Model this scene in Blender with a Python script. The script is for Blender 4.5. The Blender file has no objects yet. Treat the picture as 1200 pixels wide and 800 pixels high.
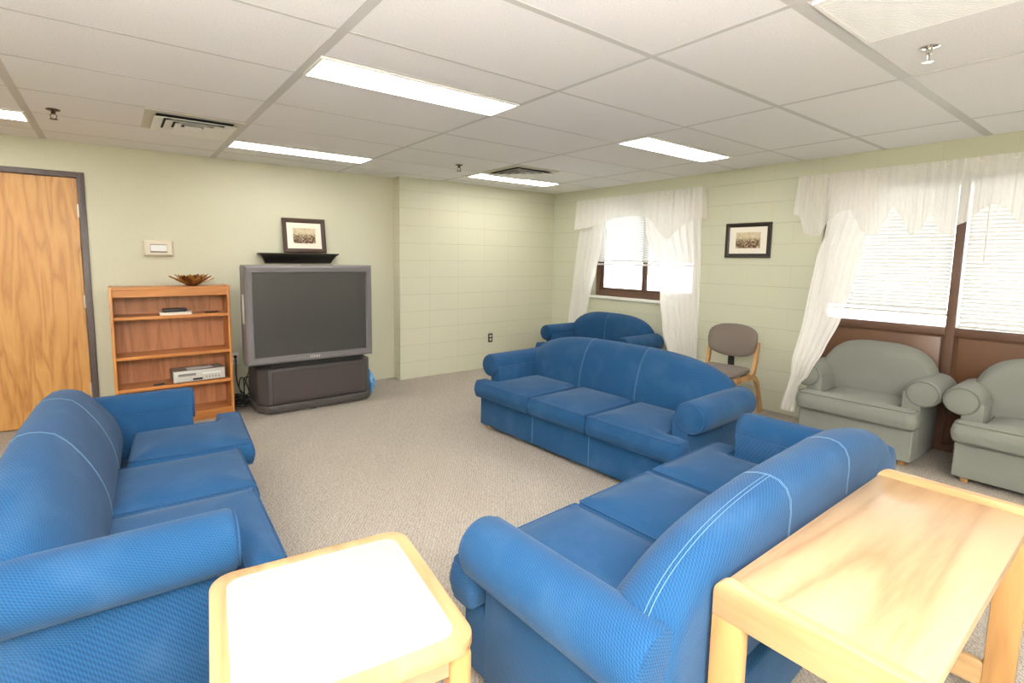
import bpy, bmesh, math, random
from mathutils import Vector, Matrix
from math import sin, cos, pi, radians as RAD

random.seed(7)
scene = bpy.context.scene
COL = scene.collection
F = 0.3048
H = 2.383            # ceiling height
XR = 5.544           # window wall
YB = 3.261           # block bump-out wall
YW = 3.426           # plain back wall
XB = 3.100           # where the bump-out starts
XL = -1.75           # left wall
YF = -4.70           # wall behind the camera

# ------------------------------------------------------------------ materials
def new_mat(name):
    m = bpy.data.materials.new(name); m.use_nodes = True
    nt = m.node_tree
    b = nt.nodes['Principled BSDF']
    return m, nt, b

def node(nt, t, **kw):
    n = nt.nodes.new(t)
    for k, v in kw.items():
        if k.startswith('i_'):
            n.inputs[k[2:].replace('_', ' ')].default_value = v
        else:
            setattr(n, k, v)
    return n

def L(nt, a, b): nt.links.new(a, b)

def ramp(nt, stops, interp='LINEAR'):
    r = nt.nodes.new('ShaderNodeValToRGB')
    r.color_ramp.interpolation = interp
    els = r.color_ramp.elements
    while len(els) < len(stops): els.new(0.5)
    for e, (p, c) in zip(els, stops):
        e.position = p; e.color = (c[0], c[1], c[2], 1)
    return r

def plain(name, col, rough=0.5, metal=0.0, spec=0.5, noise=0.0, bump=0.0, scale=60):
    m, nt, b = new_mat(name)
    b.inputs['Base Color'].default_value = (*col, 1)
    b.inputs['Roughness'].default_value = rough
    b.inputs['Metallic'].default_value = metal
    b.inputs['Specular IOR Level'].default_value = spec
    if noise or bump:
        tc = node(nt, 'ShaderNodeTexCoord')
        n = node(nt, 'ShaderNodeTexNoise', i_Scale=scale, i_Detail=3.0)
        L(nt, tc.outputs['Object'], n.inputs['Vector'])
        if noise:
            lo = tuple(c * (1 - noise) for c in col); hi = tuple(min(1, c * (1 + noise)) for c in col)
            r = ramp(nt, [(0.3, lo), (0.7, hi)])
            L(nt, n.outputs['Fac'], r.inputs['Fac']); L(nt, r.outputs['Color'], b.inputs['Base Color'])
        if bump:
            bp = node(nt, 'ShaderNodeBump', i_Strength=bump, i_Distance=0.002)
            L(nt, n.outputs['Fac'], bp.inputs['Height']); L(nt, bp.outputs['Normal'], b.inputs['Normal'])
    return m

def fabric(name, dark, light, pitch, bump=0.5, rough=0.9, worn=(0.5, 0.6, 0.75), worn_amt=0.12):
    m, nt, b = new_mat(name)
    tc = node(nt, 'ShaderNodeTexCoord')
    sp = node(nt, 'ShaderNodeSeparateXYZ'); L(nt, tc.outputs['UV'], sp.inputs[0])
    k = 2 * pi / pitch
    def mth(op, a, c=None):
        n = node(nt, 'ShaderNodeMath', operation=op)
        for i, v in enumerate((a, c)):
            if v is None: continue
            if isinstance(v, (int, float)): n.inputs[i].default_value = v
            else: L(nt, v, n.inputs[i])
        return n.outputs[0]
    x, y, z = sp.outputs
    s1 = mth('SINE', mth('MULTIPLY', mth('ADD', x, y), k * 0.42))
    s2 = mth('SINE', mth('MULTIPLY', mth('SUBTRACT', x, y), k * 1.0))
    w = mth('ADD', mth('MULTIPLY', mth('MULTIPLY', s1, s2), 0.5), 0.5)
    n1 = node(nt, 'ShaderNodeTexNoise', i_Scale=420.0, i_Detail=2.0); L(nt, tc.outputs['Object'], n1.inputs['Vector'])
    w2 = mth('ADD', mth('MULTIPLY', w, 0.75), mth('MULTIPLY', n1.outputs['Fac'], 0.25))
    r = ramp(nt, [(0.2, dark), (0.8, light)])
    L(nt, w2, r.inputs['Fac'])
    n2 = node(nt, 'ShaderNodeTexNoise', i_Scale=5.0, i_Detail=4.0); L(nt, tc.outputs['Object'], n2.inputs['Vector'])
    r2 = ramp(nt, [(0.5, (0, 0, 0)), (0.8, (worn_amt,) * 3)])
    L(nt, n2.outputs['Fac'], r2.inputs['Fac'])
    mx = node(nt, 'ShaderNodeMix', data_type='RGBA'); L(nt, r2.outputs['Color'], mx.inputs[0])
    L(nt, r.outputs['Color'], mx.inputs[6]); mx.inputs[7].default_value = (*worn, 1)
    L(nt, mx.outputs[2], b.inputs['Base Color'])
    b.inputs['Roughness'].default_value = rough
    b.inputs['Specular IOR Level'].default_value = 0.25
    b.inputs['Sheen Weight'].default_value = 0.06
    b.inputs['Sheen Roughness'].default_value = 0.5
    bp = node(nt, 'ShaderNodeBump', i_Strength=bump, i_Distance=0.003)
    L(nt, w2, bp.inputs['Height']); L(nt, bp.outputs['Normal'], b.inputs['Normal'])
    return m

def wood(name, c1, c2, c3, axis='z', scale=1.0, rough=0.35, bands=7.0, spec=0.5, distort=6.0):
    """flat sawn grain running along one axis of the object"""
    m, nt, b = new_mat(name)
    tc = node(nt, 'ShaderNodeTexCoord')
    mp = node(nt, 'ShaderNodeMapping')
    s = {'x': (0.10, 1, 1), 'y': (1, 0.10, 1), 'z': (1, 1, 0.10)}[axis]
    mp.inputs['Scale'].default_value = tuple(v * scale for v in s)
    L(nt, tc.outputs['Object'], mp.inputs['Vector'])
    wv = node(nt, 'ShaderNodeTexNoise', i_Scale=bands, i_Detail=2.0, i_Distortion=distort * 0.1)
    L(nt, mp.outputs[0], wv.inputs['Vector'])
    mul = node(nt, 'ShaderNodeMath', operation='MULTIPLY'); mul.inputs[1].default_value = 9.0
    L(nt, wv.outputs['Fac'], mul.inputs[0])
    fr = node(nt, 'ShaderNodeMath', operation='PINGPONG'); fr.inputs[1].default_value = 1.0
    L(nt, mul.outputs[0], fr.inputs[0])
    n2 = node(nt, 'ShaderNodeTexNoise', i_Scale=70.0, i_Detail=4.0); L(nt, mp.outputs[0], n2.inputs['Vector'])
    mix = node(nt, 'ShaderNodeMath', operation='MULTIPLY_ADD'); mix.inputs[1].default_value = 0.6
    ml = node(nt, 'ShaderNodeMath', operation='MULTIPLY'); ml.inputs[1].default_value = 0.45
    L(nt, n2.outputs['Fac'], ml.inputs[0]); L(nt, fr.outputs[0], mix.inputs[0]); L(nt, ml.outputs[0], mix.inputs[2])
    r = ramp(nt, [(0.12, c1), (0.5, c2), (0.85, c3)])
    L(nt, mix.outputs[0], r.inputs['Fac']); L(nt, r.outputs['Color'], b.inputs['Base Color'])
    b.inputs['Roughness'].default_value = rough
    b.inputs['Specular IOR Level'].default_value = spec
    return m

def block_wall(name, col, axis, phase, stagger):
    """painted 8 x 16 inch block courses, upright joints fainter than bed joints"""
    m, nt, b = new_mat(name)
    tc = node(nt, 'ShaderNodeTexCoord')
    sp = node(nt, 'ShaderNodeSeparateXYZ'); L(nt, tc.outputs['Object'], sp.inputs[0])
    def mth(op, a, c=None, d=None):
        n = node(nt, 'ShaderNodeMath', operation=op)
        for i, v in enumerate((a, c, d)):
            if v is None: continue
            if isinstance(v, (int, float)): n.inputs[i].default_value = v
            else: L(nt, v, n.inputs[i])
        return n.outputs[0]
    row = mth('DIVIDE', sp.outputs[2], 0.2032)
    par = mth('MULTIPLY', mth('MODULO', mth('FLOOR', row), 2.0), stagger)
    colm = mth('ADD', mth('DIVIDE', mth('SUBTRACT', mth('ADD', sp.outputs[axis], 40.64), phase), 0.4064), par)
    def joint(v, size, hw):
        f = mth('FRACT', v); d = mth('MULTIPLY', mth('MINIMUM', f, mth('SUBTRACT', 1.0, f)), size)
        mr = node(nt, 'ShaderNodeMapRange', interpolation_type='SMOOTHSTEP')
        L(nt, d, mr.inputs[0]); mr.inputs[1].default_value = hw * 0.3; mr.inputs[2].default_value = hw; mr.inputs[3].default_value = 1.0; mr.inputs[4].default_value = 0.0
        return mr.outputs[0]
    n = node(nt, 'ShaderNodeTexNoise', i_Scale=3.0, i_Detail=2.0); L(nt, tc.outputs['Object'], n.inputs['Vector'])
    wob = mth('MULTIPLY_ADD', n.outputs['Fac'], 1.4, 0.1)
    jn = mth('MAXIMUM', joint(row, 0.2032, 0.0050), mth('MULTIPLY', joint(colm, 0.4064, 0.0045), 0.35 if stagger else 0.6))
    jn = mth('MULTIPLY', jn, mth('MINIMUM', wob, 1.0))
    mx = node(nt, 'ShaderNodeMix', data_type='RGBA'); L(nt, mth('MULTIPLY', jn, 0.30), mx.inputs[0])
    mx.inputs[6].default_value = (*col, 1); mx.inputs[7].default_value = (col[0] * .35, col[1] * .37, col[2] * .3, 1)
    L(nt, mx.outputs[2], b.inputs['Base Color'])
    n2 = node(nt, 'ShaderNodeTexNoise', i_Scale=140.0, i_Detail=4.0); L(nt, tc.outputs['Object'], n2.inputs['Vector'])
    hgt = mth('MULTIPLY_ADD', n2.outputs['Fac'], 0.10, mth('SUBTRACT', 1.0, jn))
    bp = node(nt, 'ShaderNodeBump', i_Strength=0.45, i_Distance=0.004)
    L(nt, hgt, bp.inputs['Height']); L(nt, bp.outputs['Normal'], b.inputs['Normal'])
    b.inputs['Roughness'].default_value = 0.45
    b.inputs['Specular IOR Level'].default_value = 0.35
    return m

def carpet_mat():
    m, nt, b = new_mat('carpet')
    tc = node(nt, 'ShaderNodeTexCoord')
    mp = node(nt, 'ShaderNodeMapping'); mp.inputs['Rotation'].default_value = (0, 0, RAD(38))
    L(nt, tc.outputs['Object'], mp.inputs['Vector'])
    wv = node(nt, 'ShaderNodeTexWave', wave_type='BANDS', bands_direction='X', wave_profile='SIN')
    wv.inputs['Scale'].default_value = 19.0; wv.inputs['Distortion'].default_value = 8.0
    wv.inputs['Detail'].default_value = 2.0; wv.inputs['Detail Scale'].default_value = 3.0
    L(nt, mp.outputs[0], wv.inputs['Vector'])
    n = node(nt, 'ShaderNodeTexNoise', i_Scale=170.0, i_Detail=3.0, i_Roughness=0.7)
    L(nt, tc.outputs['Object'], n.inputs['Vector'])
    n3 = node(nt, 'ShaderNodeTexNoise', i_Scale=1.3, i_Detail=2.0); L(nt, tc.outputs['Object'], n3.inputs['Vector'])
    a = node(nt, 'ShaderNodeMath', operation='MULTIPLY'); a.inputs[1].default_value = 0.19
    L(nt, wv.outputs['Fac'], a.inputs[0])
    a2 = node(nt, 'ShaderNodeMath', operation='MULTIPLY_ADD'); a2.inputs[1].default_value = 0.81
    L(nt, n.outputs['Fac'], a2.inputs[0]); L(nt, a.outputs[0], a2.inputs[2])
    r = ramp(nt, [(0.25, (0.15, 0.135, 0.12)), (0.5, (0.37, 0.33, 0.285)), (0.78, (0.53, 0.48, 0.42))])
    L(nt, a2.outputs[0], r.inputs['Fac']); L(nt, r.outputs['Color'], b.inputs['Base Color'])
    b.inputs['Roughness'].default_value = 1.0; b.inputs['Specular IOR Level'].default_value = 0.1
    bp = node(nt, 'ShaderNodeBump', i_Strength=0.6, i_Distance=0.005)
    L(nt, a2.outputs[0], bp.inputs['Height']); L(nt, bp.outputs['Normal'], b.inputs['Normal'])
    return m

def tile_mat():
    m, nt, b = new_mat('ceiling_tile')
    tc = node(nt, 'ShaderNodeTexCoord')
    n = node(nt, 'ShaderNodeTexNoise', i_Scale=120.0, i_Detail=4.0, i_Roughness=0.65)
    L(nt, tc.outputs['Object'], n.inputs['Vector'])
    r = ramp(nt, [(0.3, (0.76, 0.745, 0.745)), (0.55, (0.84, 0.825, 0.825)), (0.8, (0.86, 0.85, 0.85))])
    L(nt, n.outputs['Fac'], r.inputs['Fac']); L(nt, r.outputs['Color'], b.inputs['Base Color'])
    b.inputs['Roughness'].default_value = 0.95; b.inputs['Specular IOR Level'].default_value = 0.1
    bp = node(nt, 'ShaderNodeBump', i_Strength=0.35, i_Distance=0.003)
    L(nt, n.outputs['Fac'], bp.inputs['Height']); L(nt, bp.outputs['Normal'], b.inputs['Normal'])
    return m

def emit(name, col, s):
    m = bpy.data.materials.new(name); m.use_nodes = True
    nt = m.node_tree; nt.nodes.clear()
    e = node(nt, 'ShaderNodeEmission'); e.inputs[0].default_value = (*col, 1); e.inputs[1].default_value = s
    o = node(nt, 'ShaderNodeOutputMaterial'); L(nt, e.outputs[0], o.inputs[0])
    return m

def sheer_mat(name, col, see=0.35, thru=0.3):
    m = bpy.data.materials.new(name); m.use_nodes = True
    nt = m.node_tree; nt.nodes.clear()
    t = node(nt, 'ShaderNodeBsdfTransparent'); t.inputs[0].default_value = (1, 1, 1, 1)
    d = node(nt, 'ShaderNodeBsdfDiffuse'); d.inputs[0].default_value = (*col, 1)
    tr = node(nt, 'ShaderNodeBsdfTranslucent'); tr.inputs[0].default_value = (*col, 1)
    m1 = node(nt, 'ShaderNodeMixShader'); m1.inputs[0].default_value = thru
    L(nt, d.outputs[0], m1.inputs[1]); L(nt, tr.outputs[0], m1.inputs[2])
    m2 = node(nt, 'ShaderNodeMixShader'); m2.inputs[0].default_value = 1 - see
    L(nt, t.outputs[0], m2.inputs[1]); L(nt, m1.outputs[0], m2.inputs[2])
    o = node(nt, 'ShaderNodeOutputMaterial'); L(nt, m2.outputs[0], o.inputs[0])
    return m

def glass_mat():
    m = bpy.data.materials.new('window_glass'); m.use_nodes = True
    nt = m.node_tree; nt.nodes.clear()
    t = node(nt, 'ShaderNodeBsdfTransparent'); t.inputs[0].default_value = (0.95, 0.97, 0.96, 1)
    g = node(nt, 'ShaderNodeBsdfGlossy'); g.inputs['Roughness'].default_value = 0.02
    f = node(nt, 'ShaderNodeFresnel'); f.inputs[0].default_value = 1.45
    mx = node(nt, 'ShaderNodeMixShader'); L(nt, f.outputs[0], mx.inputs[0])
    L(nt, t.outputs[0], mx.inputs[1]); L(nt, g.outputs[0], mx.inputs[2])
    o = node(nt, 'ShaderNodeOutputMaterial'); L(nt, mx.outputs[0], o.inputs[0])
    return m

def photo_mat():
    """sepia group photograph: pale top, a dark speckled crowd below"""
    m, nt, b = new_mat('photo_print')
    tc = node(nt, 'ShaderNodeTexCoord')
    sp = node(nt, 'ShaderNodeSeparateXYZ'); L(nt, tc.outputs['Generated'], sp.inputs[0])
    n = node(nt, 'ShaderNodeTexNoise', i_Scale=26.0, i_Detail=3.0, i_Roughness=0.7); L(nt, tc.outputs['Object'], n.inputs['Vector'])
    v = node(nt, 'ShaderNodeTexVoronoi', i_Scale=55.0); L(nt, tc.outputs['Object'], v.inputs['Vector'])
    g = ramp(nt, [(0.45, (1, 1, 1)), (0.68, (0, 0, 0))]); L(nt, sp.outputs[2], g.inputs['Fac'])
    c = ramp(nt, [(0.35, (0.035, 0.020, 0.012)), (0.58, (0.17, 0.10, 0.055)), (0.78, (0.62, 0.50, 0.34))])
    a = node(nt, 'ShaderNodeMath', operation='MULTIPLY_ADD'); a.inputs[1].default_value = 0.5
    h = node(nt, 'ShaderNodeMath', operation='MULTIPLY'); h.inputs[1].default_value = 0.6
    L(nt, n.outputs['Fac'], h.inputs[0]); L(nt, v.outputs['Distance'], a.inputs[0]); L(nt, h.outputs[0], a.inputs[2])
    L(nt, a.outputs[0], c.inputs['Fac'])
    sky = ramp(nt, [(0.35, (0.48, 0.38, 0.24)), (0.7, (0.72, 0.64, 0.46))]); L(nt, n.outputs['Fac'], sky.inputs['Fac'])
    mx = node(nt, 'ShaderNodeMix', data_type='RGBA'); L(nt, g.outputs['Color'], mx.inputs[0])
    L(nt, sky.outputs['Color'], mx.inputs[6]); L(nt, c.outputs['Color'], mx.inputs[7])
    L(nt, mx.outputs[2], b.inputs['Base Color']); b.inputs['Roughness'].default_value = 0.3
    return m

M = {}
M['carpet'] = carpet_mat()
M['paint'] = plain('sage_wall_paint', (0.61, 0.60, 0.47), 0.5, noise=0.02, bump=0.08, scale=90)
M['block'] = block_wall('painted_block_long', (0.59, 0.595, 0.465), 1, -0.365, 0.5)
M['block_b'] = block_wall('painted_block_short', (0.62, 0.61, 0.475), 0, 3.497, 0.0)
M['tile'] = tile_mat()
M['tee'] = plain('ceiling_tee_enamel', (0.56, 0.55, 0.535), 0.5)
M['tee_pale'] = plain('ceiling_panel_beige', (0.62, 0.585, 0.50), 0.6)
M['diffuser'] = emit('lit_acrylic', (1.0, 0.96, 0.895), 9.0)
M['white_metal'] = plain('white_enamel', (0.80, 0.78, 0.75), 0.35)
M['door'] = wood('oak_door_veneer', (0.38, 0.165, 0.040), (0.55, 0.275, 0.078), (0.61, 0.325, 0.105), 'z', 2.0, 0.35, 5.0, distort=4)
M['frame_paint'] = plain('dark_frame_paint', (0.105, 0.085, 0.085), 0.4, noise=0.1, scale=20)
M['oak'] = wood('orange_oak', (0.36, 0.125, 0.030), (0.50, 0.195, 0.050), (0.56, 0.23, 0.065), 'x', 1.2, 0.35, 5.0)
M['oak_v'] = wood('orange_oak_upright', (0.38, 0.135, 0.030), (0.54, 0.215, 0.050), (0.60, 0.255, 0.065), 'z', 1.2, 0.35, 5.0)
M['oak_back'] = wood('brown_oak_back_panel', (0.30, 0.115, 0.045), (0.43, 0.18, 0.078), (0.48, 0.21, 0.095), 'z', 1.2, 0.4, 6.0)
M['maple'] = wood('light_birch_top', (0.27, 0.165, 0.085), (0.405, 0.275, 0.155), (0.45, 0.32, 0.19), 'x', 1.0, 0.3, 4.0)
M['maple_y'] = wood('light_birch_rail', (0.36, 0.21, 0.095), (0.47, 0.295, 0.14), (0.52, 0.34, 0.17), 'y', 1.0, 0.3, 5.0)
M['maple_z'] = wood('light_birch_leg', (0.37, 0.19, 0.07), (0.48, 0.265, 0.10), (0.53, 0.31, 0.125), 'z', 1.0, 0.3, 5.0)
M['laminate'] = plain('pale_pink_laminate', (0.40, 0.365, 0.36), 0.35, noise=0.02, scale=30)
M['blue'] = fabric('blue_upholstery', (0.0045, 0.039, 0.112), (0.011, 0.074, 0.180), 0.0115, 0.32, worn=(0.18, 0.32, 0.50), worn_amt=0.10)
M['blue_pipe'] = plain('blue_piping', (0.007, 0.055, 0.145), 0.8)
M['stitch'] = plain('pale_thread', (0.11, 0.21, 0.33), 0.8)
M['grey'] = fabric('grey_green_upholstery', (0.150, 0.157, 0.138), (0.250, 0.257, 0.228), 0.009, 0.35, worn=(0.5, 0.5, 0.45), worn_amt=0.08)
M['grey_pipe'] = plain('grey_piping', (0.13, 0.135, 0.11), 0.8)
M['taupe'] = fabric('taupe_chair_fabric', (0.125, 0.10, 0.085), (0.20, 0.165, 0.14), 0.007, 0.3, worn_amt=0.03)
M['black'] = plain('black_plastic', (0.012, 0.012, 0.012), 0.4)
M['rubber'] = plain('black_cord_rubber', (0.010, 0.010, 0.010), 0.5)
M['tv_grey'] = plain('silver_grey_plastic', (0.165, 0.155, 0.165), 0.35)
M['tv_dark'] = plain('charcoal_plastic', (0.055, 0.048, 0.046), 0.45)
M['screen'] = plain('dark_tv_screen', (0.055, 0.052, 0.050), 0.28, spec=0.6)
M['grille_cloth'] = plain('speaker_cloth', (0.060, 0.046, 0.046), 0.85, bump=0.3, scale=600)
M['brown_metal'] = plain('bronze_window_frame', (0.115, 0.060, 0.038), 0.35)
M['brown_panel'] = plain('brown_infill_panel', (0.120, 0.054, 0.026), 0.3, noise=0.12, scale=4)
M['blind'] = sheer_mat('blind_vinyl', (0.76, 0.75, 0.735), 0.0, 0.08)
M['blind_rail'] = plain('blind_rail_enamel', (0.80, 0.79, 0.77), 0.4)
M['sheer'] = sheer_mat('sheer_voile', (0.96, 0.94, 0.915), 0.15)
M['sheer_thick'] = sheer_mat('gathered_voile', (0.96, 0.935, 0.90), 0.28, 0.40)
M['glass'] = glass_mat()
M['sill'] = plain('white_sill_paint', (0.80, 0.79, 0.76), 0.4)
M['cream'] = plain('cream_plastic', (0.72, 0.66, 0.53), 0.4)
M['white'] = plain('white_plastic', (0.82, 0.82, 0.82), 0.35)
M['paper'] = plain('white_paper', (0.84, 0.82, 0.80), 0.7)
M['chrome'] = plain('polished_chrome', (0.75, 0.73, 0.70), 0.15, metal=1.0)
M['gunmetal'] = plain('dark_bronze_metal', (0.10, 0.075, 0.05), 0.35, metal=0.8)
M['gold'] = plain('bronze_leaf', (0.55, 0.29, 0.08), 0.3, metal=0.6, noise=0.3, scale=25)
M['gold_dark'] = plain('dark_copper_leaf', (0.22, 0.10, 0.04), 0.3, metal=0.6)
M['green_leaf'] = plain('green_enamel_leaf', (0.16, 0.30, 0.12), 0.4)
M['silver'] = plain('silver_deck_plastic', (0.62, 0.60, 0.57), 0.35)
M['silver_dark'] = plain('grey_deck_top', (0.22, 0.21, 0.20), 0.4)
M['frame_black'] = plain('black_wood_frame', (0.022, 0.014, 0.012), 0.3)
M['frame_brown'] = plain('dark_brown_frame', (0.060, 0.032, 0.022), 0.3)
M['mat_board'] = plain('cream_mat_board', (0.82, 0.77, 0.68), 0.7)
M['photo'] = photo_mat()
M['shelf_black'] = plain('black_shelf_lacquer', (0.010, 0.008, 0.008), 0.3)
M['bag'] = plain('blue_plastic_bag', (0.13, 0.33, 0.62), 0.35)
M['brass'] = plain('satin_hinge_metal', (0.72, 0.68, 0.60), 0.3, metal=0.7)
M['outdoor'] = plain('pale_concrete_outside', (0.72, 0.70, 0.66), 0.9, noise=0.05, scale=3)
M['grille_gap'] = plain('grey_grille_backing', (0.30, 0.30, 0.30), 0.8)
M['void'] = plain('dark_duct', (0.02, 0.02, 0.02), 0.8)

# ------------------------------------------------------------------ mesh helpers
def finish(bm, name, mat, parent=None, angle=38, smooth=True, uvfn=None):
    bmesh.ops.recalc_face_normals(bm, faces=bm.faces[:])
    ul = bm.loops.layers.uv.new('weave')
    for f in bm.faces:
        nx, ny, nz = (abs(c) for c in f.normal)
        for lp in f.loops:
            x, y, z = lp.vert.co
            uv = uvfn(f, lp.vert.co) if uvfn else None
            lp[ul].uv = uv if uv else ((x, y) if nz >= max(nx, ny) else ((x, z) if ny >= nx else (y, z)))
    me = bpy.data.meshes.new(name); bm.to_mesh(me); bm.free()
    if smooth:
        me.shade_smooth(); me.set_sharp_from_angle(angle=RAD(angle))
    me.materials.append(mat)
    o = bpy.data.objects.new(name, me); COL.objects.link(o)
    if parent is not None: o.parent = parent
    return o

def B(): return bmesh.new()

def merge(bm, t, mtx=None):
    if mtx is not None: bmesh.ops.transform(t, matrix=mtx, verts=t.verts[:])
    mp = {v: bm.verts.new(v.co) for v in t.verts}
    for f in t.faces:
        try: bm.faces.new([mp[v] for v in f.verts])
        except ValueError: pass
    t.free()

def rbox(bm, x0, x1, y0, y1, z0, z1, r=0.0, seg=3, mtx=None):
    t = bmesh.new(); bmesh.ops.create_cube(t, size=1.0)
    for v in t.verts:
        v.co = Vector(((x0 + x1) / 2 + v.co.x * (x1 - x0), (y0 + y1) / 2 + v.co.y * (y1 - y0), (z0 + z1) / 2 + v.co.z * (z1 - z0)))
    r = min(r, 0.49 * min(abs(x1 - x0), abs(y1 - y0), abs(z1 - z0)))
    if r > 0: bmesh.ops.bevel(t, geom=t.edges[:], offset=r, segments=seg, profile=0.5, affect='EDGES')
    merge(bm, t, mtx)
    return bm

def tube(bm, pts, r, n=8, closed=False, rfn=None):
    pts = [Vector(p) for p in pts]; N = len(pts); rings = []
    up = None
    for i, p in enumerate(pts):
        if closed: t = pts[(i + 1) % N] - pts[i - 1]
        else: t = pts[min(i + 1, N - 1)] - pts[max(i - 1, 0)]
        if t.length < 1e-9: t = Vector((0, 0, 1))
        t.normalize()
        if up is None:
            up = Vector((0, 0, 1)) if abs(t.z) < 0.9 else Vector((1, 0, 0))
        s = up - t * up.dot(t)
        if s.length < 1e-6: s = t.orthogonal()
        s.normalize(); up = s; w = t.cross(s)
        rr = r if rfn is None else rfn(i / (N - 1))
        rings.append([bm.verts.new(p + s * (rr * cos(2 * pi * k / n)) + w * (rr * sin(2 * pi * k / n))) for k in range(n)])
    for i in range(N if closed else N - 1):
        a, c = rings[i], rings[(i + 1) % N]
        for k in range(n):
            bm.faces.new((a[k], a[(k + 1) % n], c[(k + 1) % n], c[k]))
    if not closed:
        bm.faces.new(rings[0][::-1]); bm.faces.new(rings[-1])
    return bm

def lathe(bm, prof, n=24, mtx=None):
    t = bmesh.new(); rings = []
    for r, z in prof:
        rings.append([t.verts.new((max(r, 1e-4) * cos(2 * pi * k / n), max(r, 1e-4) * sin(2 * pi * k / n), z)) for k in range(n)])
    for a, c in zip(rings, rings[1:]):
        for k in range(n): t.faces.new((a[k], a[(k + 1) % n], c[(k + 1) % n], c[k]))
    t.faces.new(rings[0][::-1]); t.faces.new(rings[-1])
    merge(bm, t, mtx); return bm

def prism(bm, poly, axis, a0, a1, r=0.0, seg=2):
    """polygon in the plane across 'axis' swept from a0 to a1"""
    def P(p, a):
        return {'x': (a, p[0], p[1]), 'y': (p[0], a, p[1]), 'z': (p[0], p[1], a)}[axis]
    t = bmesh.new()
    lo = [t.verts.new(P(p, a0)) for p in poly]; hi = [t.verts.new(P(p, a1)) for p in poly]
    t.faces.new(lo[::-1]); t.faces.new(hi)
    n = len(poly)
    for i in range(n): t.faces.new((lo[i], lo[(i + 1) % n], hi[(i + 1) % n], hi[i]))
    bmesh.ops.recalc_face_normals(t, faces=t.faces[:])
    if r > 0:
        es = [e for e in t.edges if len(e.link_faces) == 2 and e.calc_face_angle(0) > RAD(25)]
        bmesh.ops.bevel(t, geom=es, offset=r, segments=seg, profile=0.5, affect='EDGES')
    merge(bm, t); return bm

def fillet(poly, seg=6):
    """poly: (x, y, radius) -> list of points, corners rounded"""
    out = []; n = len(poly)
    for i in range(n):
        p = Vector(poly[i][:2]); r = poly[i][2]
        a = Vector(poly[i - 1][:2]) - p; c = Vector(poly[(i + 1) % n][:2]) - p
        if r <= 0: out.append(p); continue
        la, lc = a.length, c.length; a.normalize(); c.normalize()
        ang = a.angle(c)
        d = min(r / math.tan(ang / 2), la * 0.49, lc * 0.49)
        rr = d * math.tan(ang / 2)
        ctr = p + (a + c).normalized() * (rr / sin(ang / 2))
        s = p + a * d - ctr; e = p + c * d - ctr
        a0 = math.atan2(s.y, s.x); a1 = math.atan2(e.y, e.x)
        da = (a1 - a0 + pi) % (2 * pi) - pi
        for k in range(seg + 1):
            t = a0 + da * k / seg
            out.append(ctr + Vector((cos(t), sin(t))) * rr)
    return out

def densify(pts, step):
    out = []; n = len(pts)
    for i in range(n):
        a, c = pts[i], pts[(i + 1) % n]; k = max(1, int(math.ceil((c - a).length / step)))
        for j in range(k): out.append(a.lerp(c, j / k))
    return out

def offset_in(pts, d):
    n = len(pts); out = []
    for i in range(n):
        t = (pts[(i + 1) % n] - pts[i - 1]).normalized()
        out.append(pts[i] + Vector((-t.y, t.x)) * d)       # CCW outline: left is inwards
    return out

def area2(p): return sum(p[i - 1].x * p[i].y - p[i].x * p[i - 1].y for i in range(len(p)))

def pillow(bm, outline, z0, z1, r, crown, ctr, bulge=0.0, seg=5):
    pts = outline if area2(outline) > 0 else outline[::-1]
    n = len(pts); rings = []
    lay = []
    for k in range(seg + 1):
        a = -pi / 2 + (pi / 2) * k / seg; lay.append((r * (1 - cos(a)), z0 + r + r * sin(a)))
    for k in range(1, 3):
        f = k / 3; lay.append((-bulge * sin(pi * f), z0 + r + (z1 - z0 - 2 * r) * f))
    for k in range(seg + 1):
        a = (pi / 2) * k / seg; lay.append((r * (1 - cos(a)), z1 - r + r * sin(a)))
    for ins, z in lay:
        rings.append([bm.verts.new((p.x, p.y, z)) for p in offset_in(pts, ins)])
    base = offset_in(pts, r); c = Vector(ctr)
    def hgt(q):
        d = 9.0
        for i in range(n):
            a, e = base[i - 1], base[i] - base[i - 1]; l2 = e.length_squared or 1e-9
            t = min(1, max(0, (q - a).dot(e) / l2)); d = min(d, (a + e * t - q).length)
        return crown * (1 - math.exp(-d / 0.07))
    for t in (0.95, 0.89, 0.81, 0.72, 0.62, 0.51, 0.40, 0.29, 0.18, 0.08):
        rings.append([bm.verts.new((q.x, q.y, z1 + hgt(q))) for q in (c + (p - c) * t for p in base)])
    for a, d in zip(rings, rings[1:]):
        for k in range(n): bm.faces.new((a[k], a[(k + 1) % n], d[(k + 1) % n], d[k]))
    cv = bm.verts.new((c.x, c.y, z1 + hgt(c)))
    for k in range(n): bm.faces.new((rings[-1][k], rings[-1][(k + 1) % n], cv))
    bm.faces.new(rings[0][::-1])
    return offset_in(pts, r * 0.3)

# ------------------------------------------------------------------ scene graph helpers
def tag(o, label, cat, group=None, kind=None):
    o['label'] = label; o['category'] = cat
    if group: o['group'] = group
    if kind: o['kind'] = kind
    return o

def empty(name, loc, rz=0.0, label=None, cat=None, group=None):
    o = bpy.data.objects.new(name, None); COL.objects.link(o)
    o.location = loc; o.rotation_euler = (0, 0, rz); o.empty_display_size = 0.1
    if label: tag(o, label, cat, group)
    return o

def struct(o, label=None):
    o['kind'] = 'structure'
    if label: o['label'] = label
    return o

def copy_tree(o, parent=None):
    c = o.copy(); COL.objects.link(c)
    if parent is not None: c.parent = parent
    for ch in list(o.children): copy_tree(ch, c)
    return c

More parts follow.
